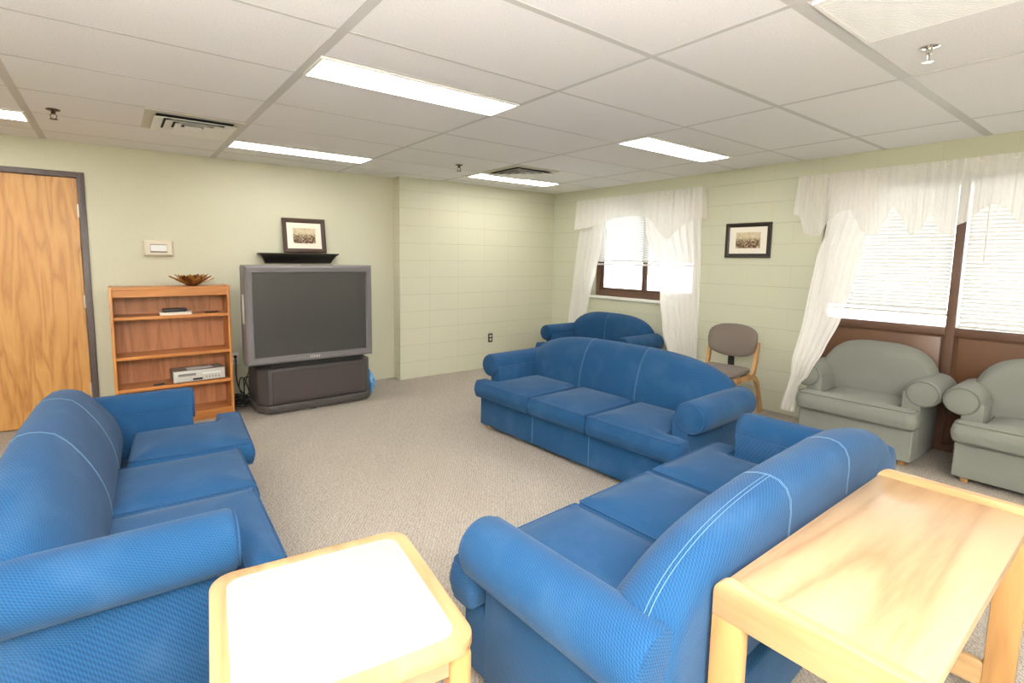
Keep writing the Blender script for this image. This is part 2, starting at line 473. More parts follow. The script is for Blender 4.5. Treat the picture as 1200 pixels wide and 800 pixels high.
# ------------------------------------------------------------------ room shell
T = 0.14
bm = B(); rbox(bm, XL - T, XR + 0.35, YF - T, YW + T, -0.12, 0.0); struct(finish(bm, 'floor', M['carpet'], smooth=False), 'grey beige looped carpet')
bm = B(); rbox(bm, XL - T, XR + 0.35, YF - T, YW + T, H, H + 0.10); struct(finish(bm, 'ceiling', M['tile'], smooth=False), 'white suspended ceiling tiles')
DX0, DX1, DZ = -0.745, 0.194, 2.093      # door leaf
bm = B()
rbox(bm, XL - T, DX0 - 0.05, YW, YW + T, 0, H); rbox(bm, DX1 + 0.05, XB, YW, YW + T, 0, H); rbox(bm, DX0 - 0.05, DX1 + 0.05, YW, YW + T, DZ + 0.045, H)
struct(finish(bm, 'wall_back', M['paint'], smooth=False), 'smooth sage painted wall')
bm = B(); rbox(bm, XB, XR, YB, YW + T, 0, H); struct(finish(bm, 'wall_back_block', M['block_b'], smooth=False), 'projecting painted block wall')
bm = B(); rbox(bm, XL - T, XL, YF - T, YW, 0, H); struct(finish(bm, 'wall_left', M['paint'], smooth=False))
bm = B(); rbox(bm, XL, XR + 0.3, YF - T, YF, 0, H); struct(finish(bm, 'wall_front', M['paint'], smooth=False))
# window wall with two openings
W1 = (1.02, 2.515, 0.985, 2.13)          # y0, y1, z0, z1
W2 = (-2.26, -0.20, 0.0, 2.13)
WT = 0.26
bm = B()
rbox(bm, XR, XR + WT, W1[1], YW + T, 0, H)
rbox(bm, XR, XR + WT, W2[1], W1[0], 0, H)
rbox(bm, XR, XR + WT, W1[0], W1[1], 0, W1[2]); rbox(bm, XR, XR + WT, W1[0], W1[1], W1[3], H)
rbox(bm, XR, XR + WT, W2[0], W2[1], W2[3], H)
rbox(bm, XR, XR + WT, YF - T, W2[0], 0, H)
struct(finish(bm, 'wall_right', M['block'], smooth=False), 'sage painted block wall with windows')
# outdoors ground seen through the glass
bm = B(); rbox(bm, XR + 0.36, XR + 30, -22, 22, -0.4, -0.2); struct(finish(bm, 'ground', M['outdoor'], smooth=False))

# ceiling grid: one structural trim of tees hung in the ceiling plane
bm = B()
def tee_y(x, w, y0=YF, y1=None): rbox(bm, x - w / 2, x + w / 2, y0, YW if y1 is None else y1, H - 0.0016, H - 0.0002)
def tee_x(y, w, x0=XL, x1=XR): rbox(bm, x0, x1, y - w / 2, y + w / 2, H - 0.0013, H - 0.0002)
for i in range(-1, 5):
    tee_y(i * 4 * F, 0.046 if i in (0, 1) else 0.026, y1=(YW if i * 4 * F < XB else YB))
for k in range(-7, 6):
    tee_x(k * 2 * F, 0.052 if k == -2 else (0.03 if k == -1 else 0.016), x1=XR)
for i0 in (-1, 1, 3):
    for k in (0.5, 4.5):
        tee_x(k * 2 * F, 0.014, i0 * 4 * F, (i0 + 1) * 4 * F)
struct(finish(bm, 'trim_1', M['tee'], smooth=False), 'off white ceiling grid tees')

# ------------------------------------------------------------------ door
D = empty('door_1', (DX0, YW, 0)); struct(D, 'oak veneer door in dark frame')
w = DX1 - DX0
bm = B(); rbox(bm, 0.003, w - 0.003, 0.012, 0.056, 0.008, DZ - 0.003, 0.002, 1); finish(bm, 'door_leaf', M['door'], D)
bm = B()
for x0, x1 in ((-0.05, 0.0), (w, w + 0.05)): rbox(bm, x0, x1, -0.012, T, 0, DZ + 0.045, 0.003, 2)
rbox(bm, 0.0, w, -0.012, T, DZ, DZ + 0.045, 0.003, 2)
finish(bm, 'door_frame', M['frame_paint'], D)
for hz in (0.28, 1.05, 1.82):
    bm = B(); tube(bm, [(w - 0.002, 0.004, hz - 0.055), (w - 0.002, 0.004, hz + 0.055)], 0.0075, 10)
    rbox(bm, w - 0.012, w - 0.002, 0.008, 0.013, hz - 0.05, hz + 0.05)
    finish(bm, 'hinge', M['brass'], D)
bm = B(); lathe(bm, [(0.03, 0), (0.03, 0.008), (0.012, 0.012), (0.012, 0.04), (0.026, 0.048), (0.028, 0.062), (0.018, 0.072)], 20, Matrix.Translation((0.07, 0.012, 1.0)) @ Matrix.Rotation(RAD(90), 4, 'X'))
finish(bm, 'door_knob', M['chrome'], D)
bm = B(); rbox(bm, -0.1, w + 0.1, T + 0.002, T + 0.02, 0, DZ + 0.1); finish(bm, 'door_backing', M['void'], D)

# ------------------------------------------------------------------ windows
# window_1: sliding sash with brown frame and white sill
y0, y1, z0, z1 = W1
Wn = empty('window_1', (XR, 0, 0)); struct(Wn, 'brown framed sliding window over the blue loveseat')
bm = B(); fx0, fx1 = 0.10, 0.17
rbox(bm, fx0, fx1, y0, y0 + 0.05, z0, z1, 0.004); rbox(bm, fx0, fx1, y1 - 0.05, y1, z0, z1, 0.004)
rbox(bm, fx0, fx1, y0 + 0.05, y1 - 0.05, z0, z0 + 0.075, 0.004); rbox(bm, fx0, fx1, y0 + 0.05, y1 - 0.05, z1 - 0.06, z1, 0.004)
finish(bm, 'window_frame', M['brown_metal'], Wn)
ym = 1.765
bm = B()
for a, c, xx in ((y0 + 0.05, ym + 0.03, 0.115), (ym - 0.03, y1 - 0.05, 0.135)):
    rbox(bm, xx, xx + 0.02, a, a + 0.045, z0 + 0.075, z1 - 0.06, 0.003); rbox(bm, xx, xx + 0.02, c - 0.045, c, z0 + 0.075, z1 - 0.06, 0.003)
    rbox(bm, xx, xx + 0.02, a + 0.045, c - 0.045, z0 + 0.075, z0 + 0.11, 0.003); rbox(bm, xx, xx + 0.02, a + 0.045, c - 0.045, z1 - 0.095, z1 - 0.06, 0.003)
finish(bm, 'sash', M['brown_metal'], Wn)
bm = B(); rbox(bm, 0.144, 0.147, ym - 0.03 + 0.045, y1 - 0.05 - 0.045, z0 + 0.11, z1 - 0.095); finish(bm, 'window_pane', M['glass'], Wn, smooth=False)
bm = B(); rbox(bm, 0.124, 0.127, y0 + 0.05 + 0.045, ym + 0.03 - 0.045, z0 + 0.11, z1 - 0.095); finish(bm, 'window_pane', M['glass'], Wn, smooth=False)
bm = B(); rbox(bm, -0.025, 0.098, y0 - 0.02, y1 + 0.02, z0 - 0.028, z0 + 0.002, 0.006); finish(bm, 'window_sill', M['sill'], Wn)

# window_2: storefront style frame with glass above and brown panels below
y0, y1, z0, z1 = W2
Wn = empty('window_2', (XR, 0, 0)); struct(Wn, 'wide brown framed window with infill panels')
MY0, MY1 = -1.145, -1.088       # mullion
fx0, fx1 = 0.035, 0.13
bm = B()
rbox(bm, fx0, fx1, y1 - 0.05, y1, 0, z1, 0.003); rbox(bm, fx0, fx1, y0, y0 + 0.05, 0, z1, 0.003)
rbox(bm, fx0, fx1, MY0, MY1, 0, z1, 0.003)
for a, c in ((y0 + 0.05, MY0), (MY1, y1 - 0.05)):
    rbox(bm, fx0, fx1, a, c, z1 - 0.05, z1, 0.003); rbox(bm, fx0, fx1, a, c, 0.91, 0.972, 0.003); rbox(bm, fx0, fx1, a, c, 0.0, 0.06, 0.003)
finish(bm, 'window_frame', M['brown_metal'], Wn)
for a, c in ((y0 + 0.05, MY0), (MY1, y1 - 0.05)):
    bm = B(); rbox(bm, 0.07, 0.10, a, c, 0.06, 0.91, 0.002, 1); rbox(bm, 0.058, 0.07, a + 0.02, c - 0.02, 0.08, 0.892, 0.006, 2)
    finish(bm, 'infill_panel', M['brown_panel'], Wn)
    bm = B(); rbox(bm, 0.085, 0.089, a, c, 0.972, z1 - 0.05); finish(bm, 'window_pane', M['glass'], Wn, smooth=False)

# ------------------------------------------------------------------ venetian blinds
def blind(y0, y1, ztop, zbot, x, zslat_end, label, tilt=57, cord_y=None):
    o = empty('window_blind', (XR + x, (y0 + y1) / 2, ztop), 0, label, 'window blind', 'white mini blinds in the windows')
    h = (y1 - y0) / 2
    bm = B(); rbox(bm, -0.014, 0.014, -h, h, -0.028, 0.0, 0.003); finish(bm, 'head_rail', M['blind_rail'], o)
    bm = B(); pitch = 0.029; z = -0.040; ca, sa = cos(RAD(tilt)), sin(RAD(tilt))
    while ztop + z > zslat_end + 0.02:
        pr = []
        for k in range(4):
            u = (k / 3 - 0.5) * 0.0345; bow = 0.0050 * (1 - (2 * k / 3 - 1) ** 2)
            pr.append((u * ca + bow * sa, u * sa * 1.0 + bow * ca))
        a = [bm.verts.new((p[0], -h + 0.004, z - p[1])) for p in pr]; c = [bm.verts.new((p[0], h - 0.004, z - p[1])) for p in pr]
        for k in range(3): bm.faces.new((a[k], a[k + 1], c[k + 1], c[k]))
        z -= pitch
    finish(bm, 'slats', M['blind'], o)
    zb = zslat_end - ztop
    bm = B(); rbox(bm, -0.012, 0.012, -h + 0.002, h - 0.002, zb - 0.008, zb + 0.012, 0.003)
    finish(bm, 'bottom_rail', M['blind_rail'], o)
    for f in (-0.72, 0.0, 0.72):
        bm = B(); tube(bm, [(-0.0155, f * h, -0.03), (-0.0155, f * h, zb + 0.012)], 0.0014, 6)
        finish(bm, 'ladder_cord', M['blind_rail'], o)
    bm = B(); wy = h * 0.80 if cord_y is None else cord_y
    tube(bm, [(-0.022, wy, -0.02), (-0.024, wy, min(-0.5, zb * 0.55))], 0.004, 8)
    finish(bm, 'tilt_wand', M['blind_rail'], o)
    return o
blind(W1[0] + 0.055, W1[1] - 0.055, W1[3] - 0.005, 1.38, 0.065, 1.40, 'white mini blind drawn halfway up the window above the loveseat', 50)
blind(MY1 + 0.001, W2[1] - 0.052, W2[3] - 0.055, 0.975, 0.045, 1.065, 'white mini blind left of the brown mullion, behind the swept curtain')
blind(W2[0] + 0.055, MY0 - 0.012, W2[3] - 0.055, 0.975, 0.045, 0.985, 'white mini blind right of the brown mullion, cut by the photo edge')

# ------------------------------------------------------------------ curtains
def lerp(a, b, t): return a + (b - a) * t
def interp(pts, t):
    if t <= pts[0][0]: return pts[0][1]
    for (a, va), (c, vc) in zip(pts, pts[1:]):
        if t <= c:
            f = (t - a) / (c - a); f = f * f * (3 - 2 * f) * 0.5 + f * 0.5
            return lerp(va, vc, f)
    return pts[-1][1]

def curtain(name, outer, inner, ztop, zbot, x, folds, amp, label, group, xfn=None, mat='sheer'):
    """hanging cloth between two edge lines outer(z) and inner(z), gathered into folds"""
    nu, nv = folds * 10, 44
    oy = (outer[0][1] + inner[0][1]) / 2
    base = Vector((XR - x, oy, zbot))
    bm = B(); V = []
    for j in range(nv + 1):
        t = j / nv; z = lerp(ztop, zbot, t); row = []
        for i in range(nu + 1):
            u = i / nu
            uu = u + 0.012 * sin(7 * u + 3 * t)
            y = lerp(interp(outer, -z), interp(inner, -z), u)
            ph = 2 * pi * folds * uu + 0.9 * sin(3.1 * t + 2 * u)
            xo = -x + amp * (0.55 + 0.45 * t) * (sin(ph) + 0.35 * sin(2.3 * ph + 1.0)) - (xfn(t, u) if xfn else 0)
            row.append(bm.verts.new((XR + xo - base.x, y - base.y, z - base.z)))
        V.append(row)
    for j in range(nv):
        for i in range(nu): bm.faces.new((V[j][i], V[j][i + 1], V[j + 1][i + 1], V[j + 1][i]))
    # hem turned at the bottom
    o = finish(bm, name, M[mat], None, 80); o.location = base
    tag(o, label, 'curtain', group)
    bm = B()
    hem = [(v.co if hasattr(v, 'co') else v) for v in ()]
    pts = [o.data.vertices[nv * (nu + 1) + i].co.copy() for i in range(nu + 1)]
    rows = [[bm.verts.new((p.x - 0.002, p.y, p.z + dz)) for p in pts] for dz in (0.0, 0.03)]
    for i in range(nu): bm.faces.new((rows[0][i], rows[0][i + 1], rows[1][i + 1], rows[1][i]))
    finish(bm, 'hem', M['sheer_thick'], o, 80)
    return o

G1 = 'sheer curtains of the window above the loveseat'
E1 = [(-2.2, 2.66), (-1.85, 2.70), (-1.155, 2.785), (-0.63, 2.86), (-0.05, 2.87)]
I1 = [(-2.2, 2.22), (-1.615, 2.30), (-1.285, 2.385), (-1.0, 2.47), (-0.69, 2.52), (-0.05, 2.56)]
curtain('curtain_panel', E1, I1, 2.17, 0.06, 0.065, 5, 0.012, 'white sheer curtain hanging at the left of the window above the loveseat', G1)
I2 = [(-2.2, 0.955), (-1.9, 0.936), (-1.238, 0.914), (-0.405, 0.893), (-0.05, 0.885)]
E2 = [(-2.2, 1.72), (-1.806, 1.627), (-1.412, 1.398), (-1.035, 1.290), (-0.725, 1.205), (-0.473, 1.11), (-0.05, 1.10)]
curtain('curtain_panel', E2, I2, 2.17, 0.06, 0.065, 7, 0.013, 'white sheer curtain hanging to the floor at the right of the loveseat', G1,
        xfn=lambda t, u: 0.24 * min(1.0, max(0.0, (2.17 - 2.11 * t - 1.9) / -1.3)) * (1 - u))
E3 = [(-2.2, -0.225), (-1.958, -0.265), (-1.514, -0.225), (-1.292, -0.238), (-0.897, -0.262), (-0.504, -0.252), (-0.223, -0.196), (-0.15, -0.19)]
I3 = [(-2.2, -0.70), (-1.931, -0.623), (-1.657, -0.545), (-1.305, -0.551), (-0.996, -0.534), (-0.74, -0.475), (-0.535, -0.40), (-0.43, -0.325), (-0.2, -0.312)]
curtain('curtain_panel', E3, I3, 2.17, 0.20, 0.072, 5, 0.012, 'white sheer curtain swept aside between the wall and the grey armchair', None,
        xfn=lambda t, u: 0.495 * min(1.0, max(0.0, (1.68 - (2.17 - 1.97 * t)) / 1.03)))

def valance(name, y0, y1, ztop, bottom, x, folds, label, group=None, ret0=True, ret1=True):
    """gathered valance with a shaped lower edge and returns to the wall at its ends"""
    path = []
    if ret0: path += [(XR - 0.012 - (x - 0.012) * k / 6, y0, 0) for k in range(6)]
    n = folds * 9
    path += [(XR - x, lerp(y0, y1, i / n), 1) for i in range(n + 1)]
    if ret1: path += [(XR - x + (x - 0.012) * k / 6, y1, 0) for k in range(1, 7)]
    nv = 26; base = Vector((XR, (y0 + y1) / 2, ztop)); bm = B(); V = []
    N = len(path)
    for j in range(nv + 1):
        t = j / nv; row = []
        for i, (px_, py, fl) in enumerate(path):
            zb = bottom(py); z = lerp(ztop, zb, t)
            s = (py - y0) / (y1 - y0)
            ph = 2 * pi * folds * s + 0.8 * sin(9 * s)
            xo = (0.0055 * (1 - 0.3 * t) * sin(ph) + 0.003 * sin(2.7 * ph) + 0.006 * sin(0.31 * ph)) * fl - 0.02 * t * fl
            row.append(bm.verts.new((px_ + xo - base.x, py - base.y + (0.02 * t * (1 if i < N / 2 else -1) * (1 if y0 > y1 else -1) if (i < 8 or i > N - 9) else 0), z - base.z)))
        V.append(row)
    for j in range(nv):
        for i in range(N - 1): bm.faces.new((V[j][i], V[j][i + 1], V[j + 1][i + 1], V[j + 1][i]))
    o = finish(bm, name, M['sheer_thick'], None, 80); o.location = base
    tag(o, label, 'valance', group)
    bm = B(); tube(bm, [(-x + 0.012, (y0 - base.y) * 0.99, -0.03), (-x + 0.012, (y1 - base.y) * 0.99, -0.03)], 0.007, 10)
    for yy in (y0, y1): tube(bm, [(-x + 0.012, (yy - base.y) * 0.99, -0.03), (-0.0005, (yy - base.y) * 0.99, -0.03)], 0.006, 8)
    finish(bm, 'curtain_rod', M['white_metal'], o)
    return o

def poly_bottom(pts):
    pts = sorted(pts)
    def f(y):
        if y <= pts[0][0]: return pts[0][1]
        for (a, va), (c, vc) in zip(pts, pts[1:]):
            if y <= c: return lerp(va, vc, (y - a) / (c - a))
        return pts[-1][1]
    return f
b1 = poly_bottom([(0.90, 1.90), (0.96, 1.905), (1.08, 1.86), (1.17, 1.79), (1.25, 1.71), (1.30, 1.69), (1.38, 1.75), (1.46, 1.86), (1.56, 1.95), (1.8, 1.985), (2.05, 1.97), (2.2, 1.93), (2.34, 1.90), (2.45, 1.88), (2.68, 1.85), (2.75, 1.87)])
valance('window_valance', 2.70, 0.92, 2.235, b1, 0.12, 26, 'white sheer valance across the top of the window above the loveseat')
b2 = poly_bottom([(0.03, 1.90), (0.0, 1.905), (-0.06, 1.86), (-0.10, 1.72), (-0.163, 1.692), (-0.23, 1.690), (-0.281, 1.81), (-0.36, 1.88), (-0.439, 1.908), (-0.50, 1.80), (-0.538, 1.72), (-0.59, 1.685), (-0.646, 1.682), (-0.70, 1.83), (-0.735, 1.908), (-0.79, 1.82), (-0.845, 1.685), (-0.908, 1.674), (-0.94, 1.77), (-0.964, 1.859), (-1.0, 1.77), (-1.035, 1.68), (-1.11, 1.675), (-1.125, 1.74), (-1.176, 1.765), (-1.23, 1.83), (-1.302, 1.89), (-1.37, 1.85), (-1.439, 1.752), (-1.50, 1.70), (-1.56, 1.69), (-1.60, 1.80), (-1.66, 1.90), (-1.74, 1.80), (-1.79, 1.69), (-1.86, 1.68), (-1.93, 1.86), (-1.99, 1.90), (-2.05, 1.80), (-2.11, 1.69), (-2.2, 1.69), (-2.26, 1.8), (-2.36, 1.90)])
valance('window_valance', -0.02, -2.36, 2.222, b2, 0.12, 40, 'long white sheer valance with jagged tails over the grey armchairs')

# ------------------------------------------------------------------ ceiling fixtures
def ceiling_light(i, k, label):
    o = empty('ceiling_light', (i * 4 * F + 2 * F, k * 2 * F + F / 2, H), 0, label, 'ceiling light', 'recessed fluorescent ceiling lights')
    a, c = 2 * F - 0.014, F / 2 - 0.010
    bm = B()
    for x0, x1, y0, y1 in ((-a, a, -c, -c + 0.012), (-a, a, c - 0.012, c), (-a, -a + 0.012, -c + 0.012, c - 0.012), (a - 0.012, a, -c + 0.012, c - 0.012)):
        rbox(bm, x0, x1, y0, y1, -0.012, -0.0005)
    finish(bm, 'frame', M['white_metal'], o, smooth=False)
    bm = B(); rbox(bm, -a + 0.012, a - 0.012, -c + 0.012, c - 0.012, -0.010, -0.0008); finish(bm, 'diffuser', M['diffuser'], o, smooth=False)
    return o
LT = {(1, 0.5): 'long lit ceiling panel nearest the camera, left of the vent grille',
      (1, 4): 'lit ceiling panel above the television',
      (3, 4): 'thin lit ceiling panel close to the block wall corner',
      (3, 0.5): 'lit ceiling panel on the right, between the sofa and the windows',
      (-1, 4): 'lit ceiling panel cut off at the left edge over the door'}
for (i, k), lab in LT.items(): ceiling_light(i, k, lab)
for i, k in ((-1, 0.5), (-1, -3), (1, -3), (3, -4.5), (-1, -6.5), (1, -6.5), (3, -6.5)):  # unseen panels extending the visible rows, plus one off-row panel added for light
    ceiling_light(i, k, 'unseen lit ceiling panel outside the camera view')

def supply_vent(cx, cy, label):
    o = empty('ceiling_vent', (cx, cy, H), 0, label, 'ceiling vent', 'square supply vents')
    s = F - 0.012
    bm = B(); rbox(bm, -s, s, -s, s, -0.007, -0.0005); finish(bm, 'vent_panel', M['tee_pale'], o, smooth=False)
    bm = B(); t = 0.235
    def ring(a, c, za, zc):
        va = [bm.verts.new((sx * a, sy * a, za)) for sx, sy in ((-1, -1), (1, -1), (1, 1), (-1, 1))]
        vc = [bm.verts.new((sx * c, sy * c, zc)) for sx, sy in ((-1, -1), (1, -1), (1, 1), (-1, 1))]
        for q in range(4): bm.faces.new((va[q], va[(q + 1) % 4], vc[(q + 1) % 4], vc[q]))
        vd = [bm.verts.new((sx * (a + 0.001), sy * (a + 0.001), za - 0.005)) for sx, sy in ((-1, -1), (1, -1), (1, 1), (-1, 1))]
        ve = [bm.verts.new((sx * c, sy * c, zc - 0.005)) for sx, sy in ((-1, -1), (1, -1), (1, 1), (-1, 1))]
        for q in range(4): bm.faces.new((vd[q], vd[(q + 1) % 4], ve[(q + 1) % 4], ve[q]))
        for q in range(4): bm.faces.new((va[q], va[(q + 1) % 4], vd[(q + 1) % 4], vd[q]))
    for a, c in ((0.245, 0.185), (0.175, 0.125), (0.115, 0.07)): ring(a, c, -0.030, -0.012)
    rbox(bm, -0.055, 0.055, -0.055, 0.055, -0.032, -0.026, 0.003)
    finish(bm, 'louver', M['white_metal'], o, smooth=False)
    bm = B(); rbox(bm, -0.23, 0.23, -0.23, 0.23, -0.0105, -0.0072); finish(bm, 'duct_opening', M['void'], o, smooth=False)
    return o
supply_vent(3 * F, 7 * F, 'square white supply vent near the door, set in a beige panel')
supply_vent(13 * F, 7 * F, 'square supply vent beside the lit panel near the corner')

o = empty('return_grille', (9 * F, -5 * F, H), 0, 'white slatted air return grille at the top right of the ceiling', 'ceiling vent')
bm = B(); s = F - 0.034
for a, c, d, e in ((-s, s, -s, -s + 0.014), (-s, s, s - 0.014, s), (-s, -s + 0.014, -s + 0.014, s - 0.014), (s - 0.014, s, -s + 0.014, s - 0.014)): rbox(bm, a, c, d, e, -0.010, -0.0005)
finish(bm, 'frame', M['white_metal'], o, smooth=False)
bm = B(); q = s - 0.014
for j in range(34):
    x = -q + (j + 0.5) * 2 * q / 34; rbox(bm, x - 0.0045, x + 0.0045, -q, q, -0.009, -0.0035)
finish(bm, 'slats', M['white_metal'], o, smooth=False)
bm = B(); rbox(bm, -q, q, -q, q, -0.003, -0.0005); finish(bm, 'backing', M['grille_gap'], o, smooth=False)

def sprinkler(x, y, label, mat):
    o = empty('fire_sprinkler', (x, y, H), 0, label, 'sprinkler', 'ceiling fire sprinklers')
    bm = B(); lathe(bm, [(0.038, -0.0008), (0.038, -0.004), (0.03, -0.008), (0.014, -0.009)], 20); finish(bm, 'escutcheon', mat, o)
    bm = B(); lathe(bm, [(0.012, -0.008), (0.012, -0.028), (0.008, -0.03)], 14)
    for sx in (-1, 1): tube(bm, [(sx * 0.009, 0, -0.026), (sx * 0.017, 0, -0.04), (sx * 0.013, 0, -0.055), (0, 0, -0.062)], 0.0028, 7)
    finish(bm, 'frame_arm', mat, o)
    bm = B(); lathe(bm, [(0.018, -0.060), (0.018, -0.0635), (0.004, -0.065)], 16)
    for j in range(8):
        a = j * pi / 4; rbox(bm, 0.014, 0.023, -0.003, 0.003, -0.0632, -0.0608, mtx=Matrix.Rotation(a, 4, 'Z'))
    finish(bm, 'deflector', mat, o)
sprinkler(3.279, -1.397, 'chrome fire sprinkler next to the return grille', M['chrome'])
sprinkler(0.145, 2.271, 'dark fire sprinkler on the ceiling left of the square vent near the door', M['gunmetal'])
sprinkler(3.235, 2.216, 'small dark fire sprinkler between the two lit panels near the back wall', M['gunmetal'])

# ------------------------------------------------------------------ upholstered seating
def seating(name, label, cat, loc, rz, W, D, nc, fab, pipe, group=None, arm_out=0.01, top=0.80, back_y=0.52, shift=None, ridge=None, legcol='maple_z', end_z=0.59, back_out=0.005, seams=True):
    """rolled-arm camelback seat: front edge of the base lies on local y = 0, back at y = D"""
    o = empty(name, loc, rz, label, cat, group)
    hw = W / 2; FB = M[fab]; PP = M[pipe]
    zb, zs = 0.272, 0.415
    ra = 0.103; zc = 0.528; xa = hw + arm_out; ya = 0.105
    inner = xa - ra - 0.012
    # base
    bm = B(); rbox(bm, -hw, hw, 0, D - 0.012, 0.035, zb, 0.012, 3); base = finish(bm, 'base', FB, o)
    if nc == 3 or nc == 2:
        xs = (-hw * 0.30, hw * 0.30) if nc == 3 else (0.0,)
        for x in xs:
            bm = B(); tube(bm, [(x, -0.0005, 0.045), (x, -0.0005, zb - 0.012)], 0.0016, 6); finish(bm, 'seam_stitching', M['stitch'], base)
    # feet
    for sx in (-1, 1):
        for yy in (0.055, D - 0.07):
            bm = B(); t = bmesh.new()
            lathe(bm, [(0.022, 0.0), (0.030, 0.040)], 12, Matrix.Translation((sx * (hw - 0.06), yy, 0)))
            f = finish(bm, 'foot', M[legcol], o); f['label'] = 'small wooden foot'
    # arms
    for sx in (-1, 1):
        bm = B()
        rbox(bm, min(sx * inner, sx * (hw + 0.003)), max(sx * inner, sx * (hw + 0.003)), ya + 0.012, D - 0.010, 0.034, zc, 0.006, 2)
        n = 40
        prof = [(ra - 0.030, ya + 0.0), (ra - 0.016, ya + 0.004), (ra - 0.005, ya + 0.012), (ra, ya + 0.026)]
        t = bmesh.new(); rings = []
        ys = [(r, y) for r, y in prof] + [(ra, lerp(ya + 0.026, D - 0.03, k / 6)) for k in range(1, 7)] + [(ra - 0.006, D - 0.018), (ra - 0.02, D - 0.012)]
        for r, y in ys:
            rings.append([t.verts.new((sx * xa + r * cos(2 * pi * k / n), y, zc + r * 0.97 * sin(2 * pi * k / n))) for k in range(n)])
        for a, c in zip(rings, rings[1:]):
            for k in range(n): t.faces.new((a[k], a[(k + 1) % n], c[(k + 1) % n], c[k]))
        cv = t.verts.new((sx * xa, ya - 0.006, zc))
        for k in range(n): t.faces.new((rings[0][k], rings[0][(k + 1) % n], cv))
        t.faces.new(rings[-1])
        merge(bm, t)
        
        def auv(f, co):
            if abs(f.normal.y) > 0.8 or co.z < zc - ra: return None
            c = f.calc_center_median()
            if (c.x - sx * xa) ** 2 + (c.z - zc) ** 2 < (ra * 0.9) ** 2: return None
            a = math.atan2(co.x - sx * xa, co.z - zc); a0 = math.atan2(c.x - sx * xa, c.z - zc)
            if a - a0 > pi: a -= 2 * pi
            if a0 - a > pi: a += 2 * pi
            return (co.y, a * ra)
        arm = finish(bm, 'arm', FB, o, uvfn=auv)
        bm = B(); tube(bm, [(sx * xa + (ra - 0.012) * cos(2 * pi * k / n), ya + 0.003, zc + (ra - 0.012) * 0.97 * sin(2 * pi * k / n)) for k in range(n)], 0.0042, 7, True)
        finish(bm, 'piping', PP, arm)
    # backrest
    hb = hw + back_out
    def hz(s): return end_z + (top - end_z) * (max(0.0, 1 - abs(s) ** 3.2)) ** 0.60
    def prof(h, s):
        pts = []
        yf = back_y; zf = 0.37; R = 0.135
        zc2 = h - R * 0.92; yc = D - 0.10
        A = (yf, zf); Bq = (yf - 0.012, (zf + zc2) * 0.5 + 0.03); C_ = (D - 0.190, zc2 + 0.055)
        for k in range(9):                      # front face, gently bulging
            f = k / 8
            pts.append(((1 - f) ** 2 * A[0] + 2 * f * (1 - f) * Bq[0] + f * f * C_[0], (1 - f) ** 2 * A[1] + 2 * f * (1 - f) * max(Bq[1], 0.40) + f * f * C_[1]))
        a0 = math.atan2(C_[1] - (h - 0.10), C_[0] - yc)
        top_ = [(0.09, 0.62), (0.25, 0.86), (0.45, 0.97), (0.63, 1.0), (0.79, 0.95), (0.91, 0.80), (0.98, 0.55), (1.0, 0.25)]
        for fx, fz in top_:                     # over the ridge and down to the rear
            pts.append((lerp(C_[0], D - 0.001, fx), lerp(zc2 + 0.0, h, fz) if fz > 0.5 else zc2 + (h - zc2) * fz))
        ze = pts[-1][1]
        pts.append((D - 0.003, max(0.38, ze - 0.10))); pts.append((D - 0.006, 0.345))
        pts.append((D - 0.06, 0.335)); pts.append((yf + 0.05, 0.335))
        return pts
    NS = 64; rows = []
    bm = B()
    for i in range(NS + 1):
        q = -1 + 2 * i / NS; s = sin(q * pi / 2) * 0.55 + q * 0.45
        h = hz(s); P = prof(h, s)
        e = max(0.0, (abs(s) - 0.94) / 0.06); k = 1 - 0.16 * e * e
        ym = D - 0.18
        rows.append([bm.verts.new((s * hb, ym + (p[0] - ym) * k, p[1])) for p in P])
    n = len(rows[0])
    for a, c in zip(rows, rows[1:]):
        for k in range(n): bm.faces.new((a[k], a[(k + 1) % n], c[(k + 1) % n], c[k]))
    bm.faces.new(rows[0]); bm.faces.new(rows[-1][::-1])
    
    def buv(f, co):
        if abs(f.normal.x) > 0.8: return None
        return (co.x, math.atan2(co.y - (D - 0.12), co.z - 0.40) * 0.30)
    back = finish(bm, 'backrest', FB, o, 50, uvfn=buv)
    def strip(x):
        P = prof(hz(x / hb), x / hb); out = []
        for p, p2 in zip(P[1:18], P[2:19]):
            tv = Vector((p2[0] - p[0], p2[1] - p[1]))
            out.append((x, p[0], p[1]))
        # push outwards a hair
        res = []
        for i, (xx, y, z) in enumerate(out):
            a = out[max(0, i - 1)]; c = out[min(len(out) - 1, i + 1)]
            ty, tz = c[1] - a[1], c[2] - a[2]; l = math.hypot(ty, tz) or 1
            res.append((xx, y - tz / l * 0.001, z + ty / l * 0.001))
        return res
    if nc > 1 and seams:
        for x in ((-hw * 0.29, hw * 0.29) if nc == 3 else (0.0,)):
            bm = B()
            for dx in (-0.004, 0.004): tube(bm, [(p[0] + dx, p[1], p[2]) for p in strip(x)], 0.0009, 6)
            finish(bm, 'seam_stitching', M['stitch'], back)
    if ridge:
        bm = B(); a0, a1 = ridge
        for dy in (-0.006, 0.006):
            pts = []
            for k in range(41):
                s = lerp(a0, a1, k / 40); h = hz(s); P = prof(h, s)
                pp = P[12]; pts.append((s * hb, pp[0] + dy, pp[1] + 0.0008))
            tube(bm, pts, 0.0010, 6)
        finish(bm, 'ridge_stitching', M['stitch'], back)
    # seat cushions
    yb_ = back_y + 0.055; xo = hw + (0.042 if nc > 1 else 0.018); yt = ya - 0.012; yf = -0.06
    bounds = [-inner + 0.004] + [-hw + W * (j / nc) * 1.0 for j in range(1, nc)] + [inner - 0.004]
